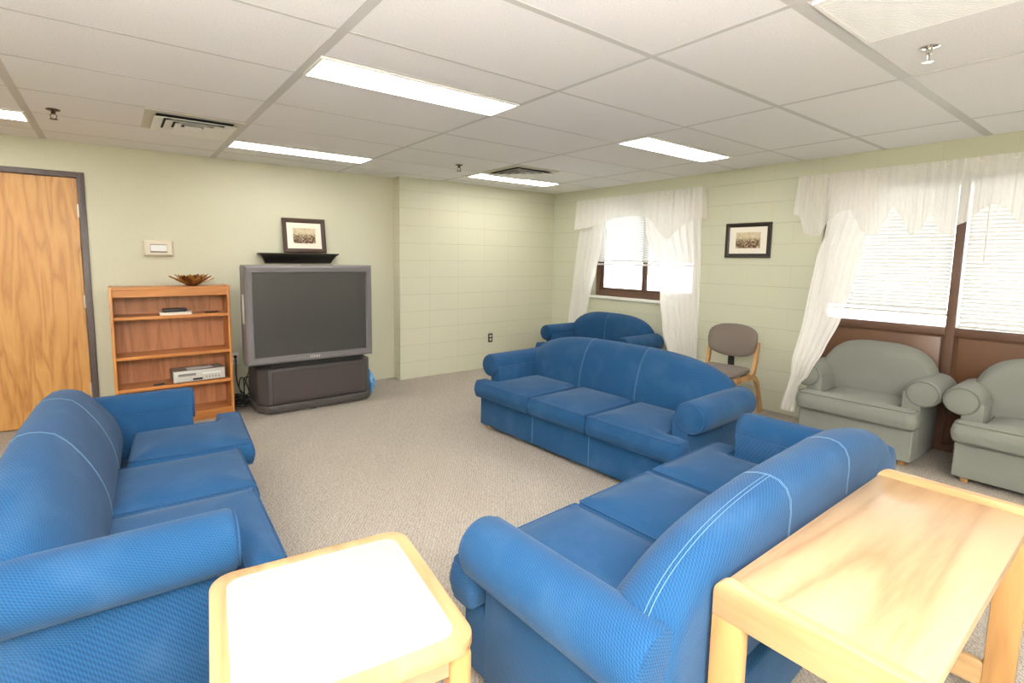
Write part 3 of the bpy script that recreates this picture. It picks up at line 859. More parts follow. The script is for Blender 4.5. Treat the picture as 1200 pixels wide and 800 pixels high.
    if nc == 3: bounds[1], bounds[2] = -hw * 0.30, hw * 0.30
    for j in range(nc):
        a, c = bounds[j] + 0.002, bounds[j + 1] - 0.002
        first, last = j == 0, j == nc - 1
        poly = []
        if first: poly += [(-xo, yf, 0.055), ]
        else: poly += [(a, yf, 0.02)]
        if last: poly += [(xo, yf, 0.055), (xo, yt, 0.03), (c, yt, 0.015), (c, yb_, 0.03)]
        else: poly += [(c, yf, 0.02), (c, yb_, 0.03)]
        poly += [(a, yb_, 0.03)]
        if first: poly += [(a, yt, 0.015), (-xo, yt, 0.03)]
        out = densify(fillet(poly, 6), 0.03)
        cx = (a + c) / 2
        bm = B()
        line = pillow(bm, out, zb + 0.004, zs, 0.040, 0.032, (cx, yt * 0.45 + 0.0), 0.006)
        dx, dy, dz, dr = (shift or {}).get(j, (0, 0, 0, 0))
        cu = finish(bm, 'seat_cushion', FB, o, 60)
        cu.location = (dx, dy, dz); cu.rotation_euler = (0, 0, dr)
        bm = B(); tube(bm, [(p.x, p.y, zs - 0.006) for p in line], 0.004, 6, True)
        tube(bm, [(p.x, p.y, zb + 0.014) for p in line], 0.004, 6, True)
        finish(bm, 'piping', PP, cu)
    return o

seating('sofa', 'blue three seat sofa along the left edge, its far seat cushion pushed forward', 'sofa',
        (0.835, 0.575, 0), RAD(90 - 2.5), 1.84, 0.775, 3, 'blue', 'blue_pipe', 'blue camelback sofas', back_y=0.475,
        shift={2: (0.02, -0.075, 0.006, RAD(-2)), 1: (0.0, -0.012, 0, 0)})
seating('sofa', 'blue three seat sofa in the middle of the room, facing left', 'sofa',
        (2.954, 0.437, 0), RAD(-90 - (-2.8)), 1.84, 0.80, 3, 'blue', 'blue_pipe', 'blue camelback sofas')
seating('sofa', 'blue three seat sofa at front right, seen from behind beside the birch table', 'sofa',
        (2.258, -0.70, 0), RAD(180 + 2.6), 1.84, 0.78, 3, 'blue', 'blue_pipe', 'blue camelback sofas', ridge=(0.985, 0.285))
seating('loveseat', 'blue two seat sofa under the window at the far wall', 'sofa',
        (4.685, 1.965, 0), RAD(-90), 1.19, 0.735, 2, 'blue', 'blue_pipe', 'blue camelback sofas', top=0.81)
seating('armchair', 'grey green rolled arm armchair nearest the sheer curtain', 'armchair',
        (4.925, -0.735, 0), RAD(-90), 0.745, 0.585, 1, 'grey', 'grey_pipe', 'grey green armchairs', arm_out=0.006, top=0.825, back_y=0.37, end_z=0.60)
seating('armchair', 'grey green rolled arm armchair at the right edge, beyond the birch table', 'armchair',
        (4.915, -1.702, 0), RAD(-90), 0.745, 0.585, 1, 'grey', 'grey_pipe', 'grey green armchairs', arm_out=0.006, top=0.825, back_y=0.37, end_z=0.60)

# ------------------------------------------------------------------ end table (front, pale top)
o = empty('end_table', (0.848, -0.822, 0), RAD(-7.5), 'square side table with pale pink top and light wood edge in the foreground', 'table')
hw, zt = 0.303, 0.50
bm = B(); out = densify(fillet([(-hw, -hw, 0.07), (hw, -hw, 0.07), (hw, hw, 0.07), (-hw, hw, 0.07)], 10), 0.05)
t = bmesh.new()
n = len(out); rings = []
b_ = hw - 0.043; inn = densify(fillet([(-b_, -b_, 0.05), (b_, -b_, 0.05), (b_, b_, 0.05), (-b_, b_, 0.05)], 10), 0.05); inn = [min(inn, key=lambda q: (q - p).length) for p in out] if len(inn) != len(out) else inn
outl = [(offset_in(out, 0.006), zt - 0.032), (offset_in(out, 0.001), zt - 0.028), (out, zt - 0.022), (out, zt - 0.007), (offset_in(out, 0.002), zt - 0.002), (offset_in(out, 0.007), zt), (inn, zt), (inn, zt - 0.02)]
for pl, z in outl: rings.append([t.verts.new((p.x, p.y, z)) for p in pl])
for a, c in zip(rings, rings[1:]):
    for k in range(n): t.faces.new((a[k], a[(k + 1) % n], c[(k + 1) % n], c[k]))
t.faces.new(rings[0][::-1]); t.faces.new(rings[-1])
merge(bm, t); finish(bm, 'table_edge', M['maple_y'], o)['label'] = 'light wood edge band'
bm = B(); prism(bm, [(p.x, p.y) for p in densify(fillet([(-b_, -b_, 0.05), (b_, -b_, 0.05), (b_, b_, 0.05), (-b_, b_, 0.05)], 10), 0.05)], 'z', zt - 0.019, zt - 0.0006); finish(bm, 'table_top', M['laminate'], o)['label'] = 'pale pink laminate top'
for sx in (-1, 1):
    for sy in (-1, 1):
        bm = B(); rbox(bm, sx * (hw - 0.045) - 0.03, sx * (hw - 0.045) + 0.03, sy * (hw - 0.045) - 0.03, sy * (hw - 0.045) + 0.03, 0, zt - 0.032, 0.016, 4)
        finish(bm, 'leg', M['maple_z'], o)
for s in (-1, 1):
    bm = B(); rbox(bm, -hw + 0.075, hw - 0.075, s * (hw - 0.04) - 0.011, s * (hw - 0.04) + 0.011, zt - 0.095, zt - 0.032, 0.003, 2); finish(bm, 'apron', M['maple'], o)
    bm = B(); rbox(bm, s * (hw - 0.04) - 0.011, s * (hw - 0.04) + 0.011, -hw + 0.075, hw - 0.075, zt - 0.095, zt - 0.032, 0.003, 2); finish(bm, 'apron', M['maple_y'], o)

# ------------------------------------------------------------------ long birch table behind the near sofa
TX0, TX1, TY0, TY1, TZ = 1.540, 2.700, -1.93, -1.522, 0.700
o = empty('sofa_table', ((TX0 + TX1) / 2, (TY0 + TY1) / 2, 0), 0, 'long light birch table with raised end rails, behind the front right sofa', 'table')
a, c = (TX1 - TX0) / 2, (TY1 - TY0) / 2; th = 0.036
for s in (-1, 1):
    x0, x1 = (-a, -a + th) if s < 0 else (a - th, a)
    bm = B(); pl = fillet([(-c, TZ - 0.095, 0), (c, TZ - 0.095, 0), (c, TZ, 0.035), (-c, TZ, 0.035)], 7)
    prism(bm, [(p.x, p.y) for p in pl], 'x', x0, x1, 0.004, 2); finish(bm, 'end_rail', M['maple_y'], o)
    for y0, y1 in ((-c, -c + 0.075), (c - 0.075, c)):
        bm = B(); rbox(bm, x0 + 0.0004, x1 - 0.0004, y0, y1, 0, TZ - 0.094, 0.004, 2); finish(bm, 'leg', M['maple_z'], o)
    bm = B(); rbox(bm, x0 + 0.002, x1 - 0.002, -c + 0.074, c - 0.074, 0.055, 0.140, 0.004, 2); finish(bm, 'foot_rail', M['maple_y'], o)
bm = B(); rbox(bm, -a + th - 0.001, a - th + 0.001, -c + 0.006, c - 0.006, TZ - 0.052, TZ - 0.022, 0.004, 2)
finish(bm, 'table_top', M['maple'], o)
for s in (-1, 1):
    bm = B(); rbox(bm, -a + th, a - th, s * (c - 0.05) - 0.011, s * (c - 0.05) + 0.011, TZ - 0.10, TZ - 0.052, 0.002, 1); finish(bm, 'apron', M['maple'], o)

# ------------------------------------------------------------------ side chair by the wall
o = empty('side_chair', (5.24, 0.385, 0), RAD(-90 + 4), 'taupe upholstered wooden side chair against the wall below the picture', 'chair')
# local: front is -y, width x
bm = B(); pl = [(-0.225, 0.635), (-0.235, 0.72), (-0.215, 0.80), (-0.13, 0.845), (0, 0.858), (0.13, 0.845), (0.215, 0.80), (0.235, 0.72), (0.225, 0.635), (0.20, 0.590), (0.11, 0.553), (0, 0.542), (-0.11, 0.553), (-0.20, 0.590)]
pl = [tuple(0.5 * ((2 * q1[d]) + (q2[d] - q0[d]) * u + (2 * q0[d] - 5 * q1[d] + 4 * q2[d] - q3[d]) * u * u + (3 * q1[d] - q0[d] - 3 * q2[d] + q3[d]) * u ** 3) for d in (0, 1)) for q0, q1, q2, q3 in ((pl[i - 1], pl[i], pl[(i + 1) % len(pl)], pl[(i + 2) % len(pl)]) for i in range(len(pl))) for u in (0, 0.25, 0.5, 0.75)]
t = bmesh.new(); n = len(pl); rings = []
cz = 0.70
for f, yo in ((0.90, -0.020), (0.97, -0.012), (1.0, 0.0), (0.98, 0.014), (0.9, 0.020)):
    rings.append([t.verts.new((p[0] * f, yo + 0.035 * (abs(p[0]) / 0.235) ** 2 * -1.0 + (p[1] - cz) * 0.16, cz + (p[1] - cz) * f)) for p in pl])
for a_, c_ in zip(rings, rings[1:]):
    for k in range(n): t.faces.new((a_[k], a_[(k + 1) % n], c_[(k + 1) % n], c_[k]))
for rg, f2, yo in ((rings[0], 0.5, -0.028), (rings[-1], 0.5, 0.024)):
    r2 = [t.verts.new((p[0] * f2, yo - 0.035 * (abs(p[0] * f2) / 0.235) ** 2 + (p[1] - cz) * f2 * 0.16, cz + (p[1] - cz) * f2)) for p in pl]
    for k in range(n): t.faces.new((rg[k], rg[(k + 1) % n], r2[(k + 1) % n], r2[k]))
    t.faces.new(r2)
bmesh.ops.subdivide_edges(t, edges=t.edges[:], cuts=1, smooth=0.6, use_grid_fill=True)
merge(bm, t); finish(bm, 'backrest', M['taupe'], o, 60)
bm = B(); out = densify(fillet([(-0.225, -0.46, 0.07), (0.225, -0.46, 0.07), (0.20, -0.035, 0.06), (-0.20, -0.035, 0.06)], 6), 0.04)
pillow(bm, out, 0.415, 0.462, 0.02, 0.02, (0, -0.25)); finish(bm, 'seat', M['taupe'], o, 60)
bm = B(); rbox(bm, -0.03, 0.03, -0.030, -0.018, 0.40, 0.62, 0.004, 2, Matrix.Translation((0, 0, 0)))
rbox(bm, -0.014, 0.014, -0.034, -0.028, 0.47, 0.50, 0.002, 1); rbox(bm, -0.014, 0.014, -0.034, -0.028, 0.52, 0.545, 0.002, 1)
finish(bm, 'back_bracket', M['black'], o)
for sx in (-1, 1):
    def bar(bm, pts, wx, wy):
        """flat bent wooden bar following (y, z) points"""
        t = bmesh.new(); rr = []
        for i, (y, z) in enumerate(pts):
            a_ = pts[max(0, i - 1)]; c_ = pts[min(len(pts) - 1, i + 1)]
            ty, tz = c_[0] - a_[0], c_[1] - a_[1]; l = math.hypot(ty, tz); ny, nz = -tz / l, ty / l
            x0, x1 = sx * 0.225 - wx / 2, sx * 0.225 + wx / 2
            rr.append([t.verts.new((x0, y - ny * wy / 2, z - nz * wy / 2)), t.verts.new((x1, y - ny * wy / 2, z - nz * wy / 2)), t.verts.new((x1, y + ny * wy / 2, z + nz * wy / 2)), t.verts.new((x0, y + ny * wy / 2, z + nz * wy / 2))])
        for p, q in zip(rr, rr[1:]):
            for k in range(4): t.faces.new((p[k], p[(k + 1) % 4], q[(k + 1) % 4], q[k]))
        t.faces.new(rr[0][::-1]); t.faces.new(rr[-1]); merge(bm, t)
    bm = B(); bar(bm, [(0.012, 0.70), (-0.005, 0.60), (-0.022, 0.50), (-0.05, 0.42), (-0.10, 0.392)], 0.026, 0.045); finish(bm, 'back_post', M['maple_z'], o)
    bm = B(); bar(bm, [(-0.44, 0.39), (-0.25, 0.388), (-0.10, 0.385), (-0.02, 0.365), (0.05, 0.30), (0.11, 0.16), (0.165, 0.0)], 0.028, 0.042); finish(bm, 'leg', M['maple_z'], o)
    bm = B(); bar(bm, [(-0.40, 0.385), (-0.43, 0.34), (-0.445, 0.2), (-0.45, 0.0)], 0.028, 0.04); finish(bm, 'leg', M['maple_z'], o)
bm = B(); rbox(bm, -0.21, 0.21, -0.40, -0.37, 0.365, 0.405, 0.004); rbox(bm, -0.21, 0.21, -0.09, -0.06, 0.365, 0.405, 0.004); finish(bm, 'seat_frame', M['maple'], o)

# ------------------------------------------------------------------ bookcase and what stands in it
BX0, BX1, BY0, BY1, BZ = 0.360, 1.232, 2.885, 3.16, 1.195
o = empty('bookcase', ((BX0 + BX1) / 2, BY0, 0), 0, 'orange oak bookcase with open shelves between the door and the television', 'bookcase')
a = (BX1 - BX0) / 2; dp = BY1 - BY0; th = 0.022
for s in (-1, 1):
    bm = B(); rbox(bm, min(s * a, s * (a - th)), max(s * a, s * (a - th)), 0, dp, 0, BZ, 0.003, 2); finish(bm, 'side_panel', M['oak_v'], o)
SH = [0.085, 0.352, 0.620, 0.950]
bm = B(); rbox(bm, -a + th, a - th, 0.002, dp - 0.008, BZ - 0.028, BZ - 0.004, 0.002, 1); finish(bm, 'top_panel', M['oak'], o)
bm = B(); rbox(bm, -a + th, a - th, 0.006, 0.024, BZ - 0.085, BZ - 0.028, 0.002, 1); finish(bm, 'top_rail', M['oak'], o)
for z in SH:
    bm = B(); rbox(bm, -a + th, a - th, 0.004, dp - 0.008, z - 0.026, z, 0.002, 1); finish(bm, 'shelf', M['oak'], o)
bm = B(); rbox(bm, -a + th, a - th, 0.016, 0.034, 0, 0.059, 0.002, 1); finish(bm, 'kick_board', M['oak'], o)
bm = B(); rbox(bm, -a + th, a - th, dp - 0.008, dp - 0.001, 0.0, BZ - 0.004); finish(bm, 'back_panel', M['oak_back'], o, smooth=False)

# leafy metal bowl on the bookcase
o = empty('decorative_bowl', (0.955, 3.03, BZ - 0.004), 0.3, 'low bowl of bronze metal leaves on top of the bookcase', 'bowl')
rnd = random.Random(5)
bm = B(); lathe(bm, [(0.045, 0.0), (0.05, 0.004), (0.045, 0.008), (0.01, 0.006)], 20); finish(bm, 'bowl_base', M['gold_dark'], o)
def leaf_bm(ang, tilt, r0, ln, wd, z):
    bm = B(); n = 9; t = bmesh.new(); up = []; lo = []
    for i in range(n):
        f = i / (n - 1); hw_ = wd * sin(pi * min(1, f * 0.96 + 0.02)) ** 0.8
        x = r0 + ln * f * cos(tilt); zz = z + ln * f * sin(tilt) + 0.008 * f * f
        up.append((t.verts.new((x, -hw_, zz + 0.004)), t.verts.new((x, 0, zz - 0.002)), t.verts.new((x, hw_, zz + 0.004))))
        lo.append((t.verts.new((x, -hw_, zz + 0.0015)), t.verts.new((x, 0, zz - 0.0045)), t.verts.new((x, hw_, zz + 0.0015))))
    for p, q in zip(up, up[1:]):
        t.faces.new((p[0], p[1], q[1], q[0])); t.faces.new((p[1], p[2], q[2], q[1]))
    for p, q in zip(lo, lo[1:]):
        t.faces.new((p[1], p[0], q[0], q[1])); t.faces.new((p[2], p[1], q[1], q[2]))
    for (p, q), (p2, q2) in zip(zip(up, lo), list(zip(up, lo))[1:]):
        t.faces.new((p[0], p2[0], q2[0], q[0])); t.faces.new((p[2], q[2], q2[2], p2[2]))
    merge(bm, t, Matrix.Rotation(ang, 4, 'Z')); return bm
for k in range(36):
    ring_ = k % 3
    ang = 2 * pi * k / 36 + rnd.uniform(-.1, .1)
    bmx = leaf_bm(ang, RAD((24, 36, 50)[ring_] + rnd.uniform(-4, 4)), (0.03, 0.025, 0.02)[ring_], (0.160, 0.13, 0.10)[ring_], 0.026, 0.004 + 0.003 * ring_)
    finish(bmx, 'leaf', M['green_leaf'] if k == 9 else (M['gold'] if k % 2 else M['gold_dark']), o)

# items on shelves
zs_ = SH[3]
o = empty('hardback_book', (0.815, 2.975, zs_), RAD(1), 'white book lying flat on the top shelf of the bookcase', 'book')
bm = B(); rbox(bm, -0.118, 0.118, -0.075, 0.075, 0.0, 0.003, 0.001, 1); rbox(bm, -0.118, 0.118, -0.075, 0.075, 0.019, 0.022, 0.001, 1); rbox(bm, -0.118, -0.114, -0.075, 0.075, 0.003, 0.019); finish(bm, 'cover', M['paper'], o)
bm = B(); rbox(bm, -0.114, 0.114, -0.071, 0.072, 0.003, 0.019); finish(bm, 'pages', M['mat_board'], o)
o = empty('set_top_box', (0.81, 2.98, zs_ + 0.022), RAD(0), 'slim black box on the white book in the bookcase', 'electronic box')
bm = B(); rbox(bm, -0.088, 0.088, -0.06, 0.06, 0.003, 0.026, 0.004, 2); finish(bm, 'body', M['black'], o)
bm = B()
for sx in (-1, 1):
    for sy in (-1, 1): lathe(bm, [(0.008, 0), (0.008, 0.003)], 10, Matrix.Translation((sx * 0.07, sy * 0.045, 0)))
finish(bm, 'foot', M['rubber'], o)
o = empty('ink_pen', (1.09, 2.955, zs_), RAD(8), 'small dark pen at the right of the top bookcase shelf', 'pen')
bm = B(); tube(bm, [(-0.055, 0, 0.0055), (0.045, 0, 0.0055), (0.06, 0, 0.0055)], 0.005, 8, rfn=lambda f: 0.005 if f < 0.9 else 0.0015); finish(bm, 'barrel', M['black'], o)
bm = B(); rbox(bm, -0.05, -0.02, -0.0015, 0.0015, 0.0100, 0.0125); finish(bm, 'clip', M['chrome'], o)
zs_ = SH[1]
o = empty('video_player', (0.965, 2.998, zs_), RAD(2.5), 'silver disc and tape player on the lower bookcase shelf', 'video player')
bm = B(); rbox(bm, -0.20, 0.20, -0.085, 0.115, 0.008, 0.103, 0.004, 2); finish(bm, 'casing', M['silver_dark'], o)
bm = B(); rbox(bm, -0.20, 0.20, -0.097, -0.0852, 0.008, 0.103, 0.003, 2); fp = finish(bm, 'front_panel', M['silver'], o)
bm = B(); rbox(bm, -0.055, 0.02, -0.0985, -0.0971, 0.016, 0.034, 0.001, 1); finish(bm, 'display', M['black'], fp)
bm = B(); rbox(bm, -0.165, -0.03, -0.0985, -0.0971, 0.058, 0.080, 0.001, 1); finish(bm, 'tape_slot', M['silver_dark'], fp)
bm = B(); rbox(bm, 0.02, 0.165, -0.0985, -0.0971, 0.060, 0.076, 0.001, 1); finish(bm, 'disc_tray', M['white'], fp)
bm = B()
for k in range(5): lathe(bm, [(0.006, 0), (0.006, 0.004)], 10, Matrix.Translation((0.05 + k * 0.025, -0.097, 0.035)) @ Matrix.Rotation(RAD(90), 4, 'X'))
finish(bm, 'button', M['silver_dark'], fp)
bm = B()
for sx in (-1, 1):
    for yy in (-0.07, 0.09): lathe(bm, [(0.012, 0), (0.012, 0.008)], 12, Matrix.Translation((sx * 0.16, yy, 0)))
finish(bm, 'foot', M['rubber'], o)
bm = B()
t = bmesh.new(); N_ = 9; V = [[t.verts.new((lerp(-0.10, 0.10, i / 8), lerp(-0.05, 0.05, j / 8), 0.002 + 0.004 * sin(i * 0.8) * sin(j * 0.6) ** 2 + 0.003 * (i / 8))) for i in range(9)] for j in range(9)]
W_ = [[t.verts.new((v.co.x, v.co.y, v.co.z + 0.002)) for v in r_] for r_ in V]
for j in range(8):
    for i in range(8):
        t.faces.new((V[j][i], V[j + 1][i], V[j + 1][i + 1], V[j][i + 1])); t.faces.new((W_[j][i], W_[j][i + 1], W_[j + 1][i + 1], W_[j + 1][i]))
for i in range(8):
    t.faces.new((V[0][i], V[0][i + 1], W_[0][i + 1], W_[0][i])); t.faces.new((V[8][i + 1], V[8][i], W_[8][i], W_[8][i + 1]))
    t.faces.new((V[i + 1][0], V[i][0], W_[i][0], W_[i + 1][0])); t.faces.new((V[i][8], V[i + 1][8], W_[i + 1][8], W_[i][8]))
merge(bm, t); pp = finish(bm, 'instruction_leaflet', M['paper'], None); pp.location = (0.975, 2.985, zs_ + 0.1031); pp.rotation_euler = (0, 0, RAD(6))
tag(pp, 'white paper leaflet lying on the silver player', 'paper')
o = empty('remote_control', (0.665, 2.93, zs_), RAD(12), 'small black remote on the bookcase shelf, left of the silver player', 'remote control')
bm = B(); rbox(bm, -0.04, 0.04, -0.017, 0.017, 0, 0.014, 0.005, 3); finish(bm, 'body', M['black'], o)
bm = B()
for i in range(4):
    for j in (-1, 1): rbox(bm, -0.03 + i * 0.016, -0.022 + i * 0.016, j * 0.006 - 0.003, j * 0.006 + 0.003, 0.014, 0.0155, 0.0005, 1)
finish(bm, 'button', M['tv_grey'], o)

# ------------------------------------------------------------------ television
o = empty('projection_television', (1.90, 2.62, 0), 0, 'large grey rear projection television with speaker cabinet below', 'television')
def X(v): return v - 1.90
def Y(v): return v - 2.62
hx0, hx1, hz0, hz1 = X(1.305), X(2.476), 0.485, 1.378
# bezel as a frame with chamfered outer edge
bm = B(); t = bmesh.new()
def rect(i0, i1, y, l=0.0, b=0.0): return [(hx0 + i0, y, hz0 + i1), (hx1 - i0, y, hz0 + i1), (hx1 - i0, y, hz1 - i1 + b), (hx0 + i0, y, hz1 - i1 + b)]
loops = [rect(0, 0, 0.16), rect(0, 0, 0.035), rect(0.006, 0.006, 0.012), rect(0.022, 0.022, 0.0), rect(0.058, 0.062, 0.0), rect(0.066, 0.070, 0.016)]
rg = [[t.verts.new(p) for p in lp] for lp in loops]
for p, q in zip(rg, rg[1:]):
    for k in range(4): t.faces.new((p[k], p[(k + 1) % 4], q[(k + 1) % 4], q[k]))
merge(bm, t); finish(bm, 'bezel', M['tv_grey'], o, 20)
bm = B(); t = bmesh.new(); nx, nz = 12, 8
V = [[t.verts.new((lerp(hx0 + 0.066, hx1 - 0.066, i / nx), 0.016 - 0.004 * (1 - (2 * i / nx - 1) ** 2) * (1 - (2 * j / nz - 1) ** 2), lerp(hz0 + 0.070, hz1 - 0.070, j / nz))) for i in range(nx + 1)] for j in range(nz + 1)]
for j in range(nz):
    for i in range(nx): t.faces.new((V[j][i], V[j][i + 1], V[j + 1][i + 1], V[j + 1][i]))
merge(bm, t); rbox(bm, hx0 + 0.066, hx1 - 0.066, 0.018, 0.05, hz0 + 0.07, hz1 - 0.07); finish(bm, 'screen', M['screen'], o, 60)
# housing that narrows towards the rear
bm = B(); t = bmesh.new()
lp = [[(hx0 + 0.004, 0.16, hz0 + 0.004), (hx1 - 0.004, 0.16, hz0 + 0.004), (hx1 - 0.004, 0.16, hz1 - 0.004), (hx0 + 0.004, 0.16, hz1 - 0.004)],
      [(hx0 + 0.02, 0.30, hz0 + 0.01), (hx1 - 0.02, 0.30, hz0 + 0.01), (hx1 - 0.02, 0.30, hz1 - 0.02), (hx0 + 0.02, 0.30, hz1 - 0.02)],
      [(hx0 + 0.25, 0.58, hz0 + 0.02), (hx1 - 0.25, 0.58, hz0 + 0.02), (hx1 - 0.25, 0.58, hz1 - 0.30), (hx0 + 0.25, 0.58, hz1 - 0.30)]]
rg = [[t.verts.new(p) for p in l_] for l_ in lp]
for p, q in zip(rg, rg[1:]):
    for k in range(4): t.faces.new((p[k], p[(k + 1) % 4], q[(k + 1) % 4], q[k]))
t.faces.new(rg[0][::-1]); t.faces.new(rg[-1]); merge(bm, t); finish(bm, 'housing', M['tv_dark'], o, 20)
# lower cabinet: chamfered plan
def plan(x0, x1, y0, y1, ch, chy): return [(x0 + ch, y0), (x1 - ch, y0), (x1, y0 + chy), (x1, y1), (x0, y1), (x0, y0 + chy)]
bm = B(); prism(bm, plan(X(1.405), X(2.515), Y(2.685), Y(3.20), 0.085, 0.10), 'z', 0.012, 0.085, 0.008, 2); finish(bm, 'plinth', M['tv_dark'], o)
bm = B(); prism(bm, plan(X(1.415), X(2.505), Y(2.705), Y(3.19), 0.075, 0.10), 'z', 0.085, 0.425, 0.012, 3); finish(bm, 'cabinet', M['tv_dark'], o)
bm = B(); rbox(bm, X(1.525), X(2.395), Y(2.697), Y(2.712), 0.105, 0.395, 0.006, 2); gr = finish(bm, 'speaker_grille', M['grille_cloth'], o)
bm = B(); prism(bm, plan(X(1.46), X(2.45), Y(2.72), Y(3.18), 0.06, 0.08), 'z', 0.425, 0.49, 0.004, 1); finish(bm, 'neck', M['void'], o)
bm = B()
for x in (X(1.47), X(2.45)):
    for y in (Y(2.80), Y(3.12)): lathe(bm, [(0.022, 0.0), (0.022, 0.014)], 12, Matrix.Translation((x, y, 0)))
finish(bm, 'caster', M['black'], o)
bm = B(); rbox(bm, X(1.86), X(1.92), Y(2.70), Y(2.73), 0.0, 0.014, 0.003, 2); finish(bm, 'front_caster', M['black'], o)
bm = B(); rbox(bm, X(1.80), X(2.10), 0.045, 0.065, hz1 - 0.001, hz1 + 0.004, 0.001, 1); finish(bm, 'button_strip', M['black'], o)
bm = B(); rbox(bm, hx0 - 0.0012, hx0 + 0.001, 0.06, 0.13, 0.86, 1.12); finish(bm, 'paper_sticker', M['paper'], o, smooth=False)['label'] = 'white paper sticker'
cu = bpy.data.curves.new('brand_mark', 'FONT'); cu.body = 'SONY'; cu.size = 0.034; cu.extrude = 0.0008; cu.align_x = 'CENTER'; cu.align_y = 'CENTER'; cu.space_character = 1.15
cu.materials.append(M['silver'])
tmp = bpy.data.objects.new('brand_mark_curve', cu); COL.objects.link(tmp)
bpy.context.view_layer.update()
tm = bpy.data.meshes.new_from_object(tmp.evaluated_get(bpy.context.evaluated_depsgraph_get()))
bpy.data.objects.remove(tmp); tm.materials.clear(); tm.materials.append(M['silver'])
lg = bpy.data.objects.new('brand_mark', tm); COL.objects.link(lg); lg.parent = o
lg.location = ((hx0 + hx1) / 2 + 0.005, -0.001, hz0 + 0.041); lg.rotation_euler = (RAD(90), 0, 0)

# blue bag standing behind the television
bm = B(); t = bmesh.new(); bmesh.ops.create_icosphere(t, subdivisions=4, radius=1.0)
from mathutils import noise as mnoise
for v in t.verts:
    c = v.co.copy(); q = mnoise.noise(c * 2.2) * 0.22 + mnoise.noise(c * 6) * 0.10
    k = 1 + q
    z = max(0.0, 0.11 + c.z * 0.13 * k)
    pinch = 1.0 if z < 0.13 else max(0.35, 1 - (z - 0.13) * 5)
    v.co = Vector((c.x * 0.060 * k * pinch, c.y * 0.09 * k * pinch, z))
merge(bm, t); bg = finish(bm, 'plastic_bag', M['bag'], None, 25); bg.location = (2.588, 2.99, 0)
tag(bg, 'crumpled blue plastic bag behind the right side of the television', 'bag')

# ------------------------------------------------------------------ wall things
# black ledge shelf and the framed photo leaning on it
o = empty('wall_shelf', (1.99, YW, 1.49), 0, 'black crown moulding ledge on the wall above the television', 'shelf')
bm = B(); t = bmesh.new()
prof = [(0.32, 0.03, -0.108), (0.33, 0.045, -0.100), (0.345, 0.060, -0.066), (0.375, 0.090, -0.024), (0.392, 0.104, -0.016), (0.396, 0.108, -0.012), (0.396, 0.108, 0.0)]
rg = []
for hx, dy, z in prof: rg.append([t.verts.new((-hx - 0.01, -0.0005, z)), t.verts.new((-hx - 0.01, -dy, z)), t.verts.new((hx + 0.01, -dy, z)), t.verts.new((hx + 0.01, -0.0005, z))])
for p, q in zip(rg, rg[1:]):
    for k in range(4): t.faces.new((p[k], p[(k + 1) % 4], q[(k + 1) % 4], q[k]))
t.faces.new(rg[0][::-1]); t.faces.new(rg[-1]); merge(bm, t); finish(bm, 'ledge', M['shelf_black'], o, 30)

def picture(name, label, w, h, fw, mat, mtx, bow=0.012):
    """frame in local x (width) z (height), facing -y, back on y = 0, bottom at z = 0"""
    o = empty(name, (0, 0, 0), 0, label, 'framed picture', 'framed sepia group photographs'); o.matrix_world = mtx
    bm = B(); t = bmesh.new(); rg = []
    for ins, y in ((0, 0.0), (0, -0.016), (0.006, -0.022), (fw * 0.5, -0.020), (fw - 0.004, -0.012), (fw, -0.009), (fw, -0.002)):
        rg.append([t.verts.new(p) for p in ((-w / 2 + ins, y, ins), (w / 2 - ins, y, ins), (w / 2 - ins, y, h - ins), (-w / 2 + ins, y, h - ins))])
    for p, q in zip(rg, rg[1:]):
        for k in range(4): t.faces.new((p[k], p[(k + 1) % 4], q[(k + 1) % 4], q[k]))
    for k in range(4): t.faces.new((rg[-1][k], rg[-1][(k + 1) % 4], rg[0][(k + 1) % 4], rg[0][k]))
    merge(bm, t); finish(bm, 'picture_frame', mat, o, 25)
    mw, mh = w - 2 * fw, h - 2 * fw
    px_, pz_ = mw * 0.17, mh * 0.20
    bm = B(); t = bmesh.new(); rg = []
    for ix, iz, y in ((0, 0, -0.003), (0, 0, -0.0045), (px_, pz_, -0.0045), (px_ + 0.001, pz_ + 0.001, -0.0035)):
        rg.append([t.verts.new(p) for p in ((-mw / 2 + ix, y, fw + iz), (mw / 2 - ix, y, fw + iz), (mw / 2 - ix, y, fw + mh - iz), (-mw / 2 + ix, y, fw + mh - iz))])
    for p, q in zip(rg, rg[1:]):
        for k in range(4): t.faces.new((p[k], p[(k + 1) % 4], q[(k + 1) % 4], q[k]))
    merge(bm, t); finish(bm, 'mat_board', M['mat_board'], o, 25)
    bm = B(); rbox(bm, -mw / 2 + px_, mw / 2 - px_, -0.0034, -0.0022, fw + pz_, fw + mh - pz_); finish(bm, 'photograph', M['photo'], o, smooth=False)
    return o
lean = RAD(9)
picture('picture_frame', 'dark brown framed group photo standing on the black ledge over the television', 0.445, 0.362, 0.045, M['frame_brown'],
        Matrix.Translation((2.05, YW - 0.0665, 1.4945)) @ Matrix.Rotation(RAD(0), 4, 'Z') @ Matrix.Rotation(-lean, 4, 'X'))
picture('picture_frame', 'black framed group photo hung on the wall between the two windows', 0.452, 0.345, 0.040, M['frame_black'],
        Matrix.Translation((XR - 0.001, 0.460, 1.498)) @ Matrix.Rotation(RAD(-90), 4, 'Z'))

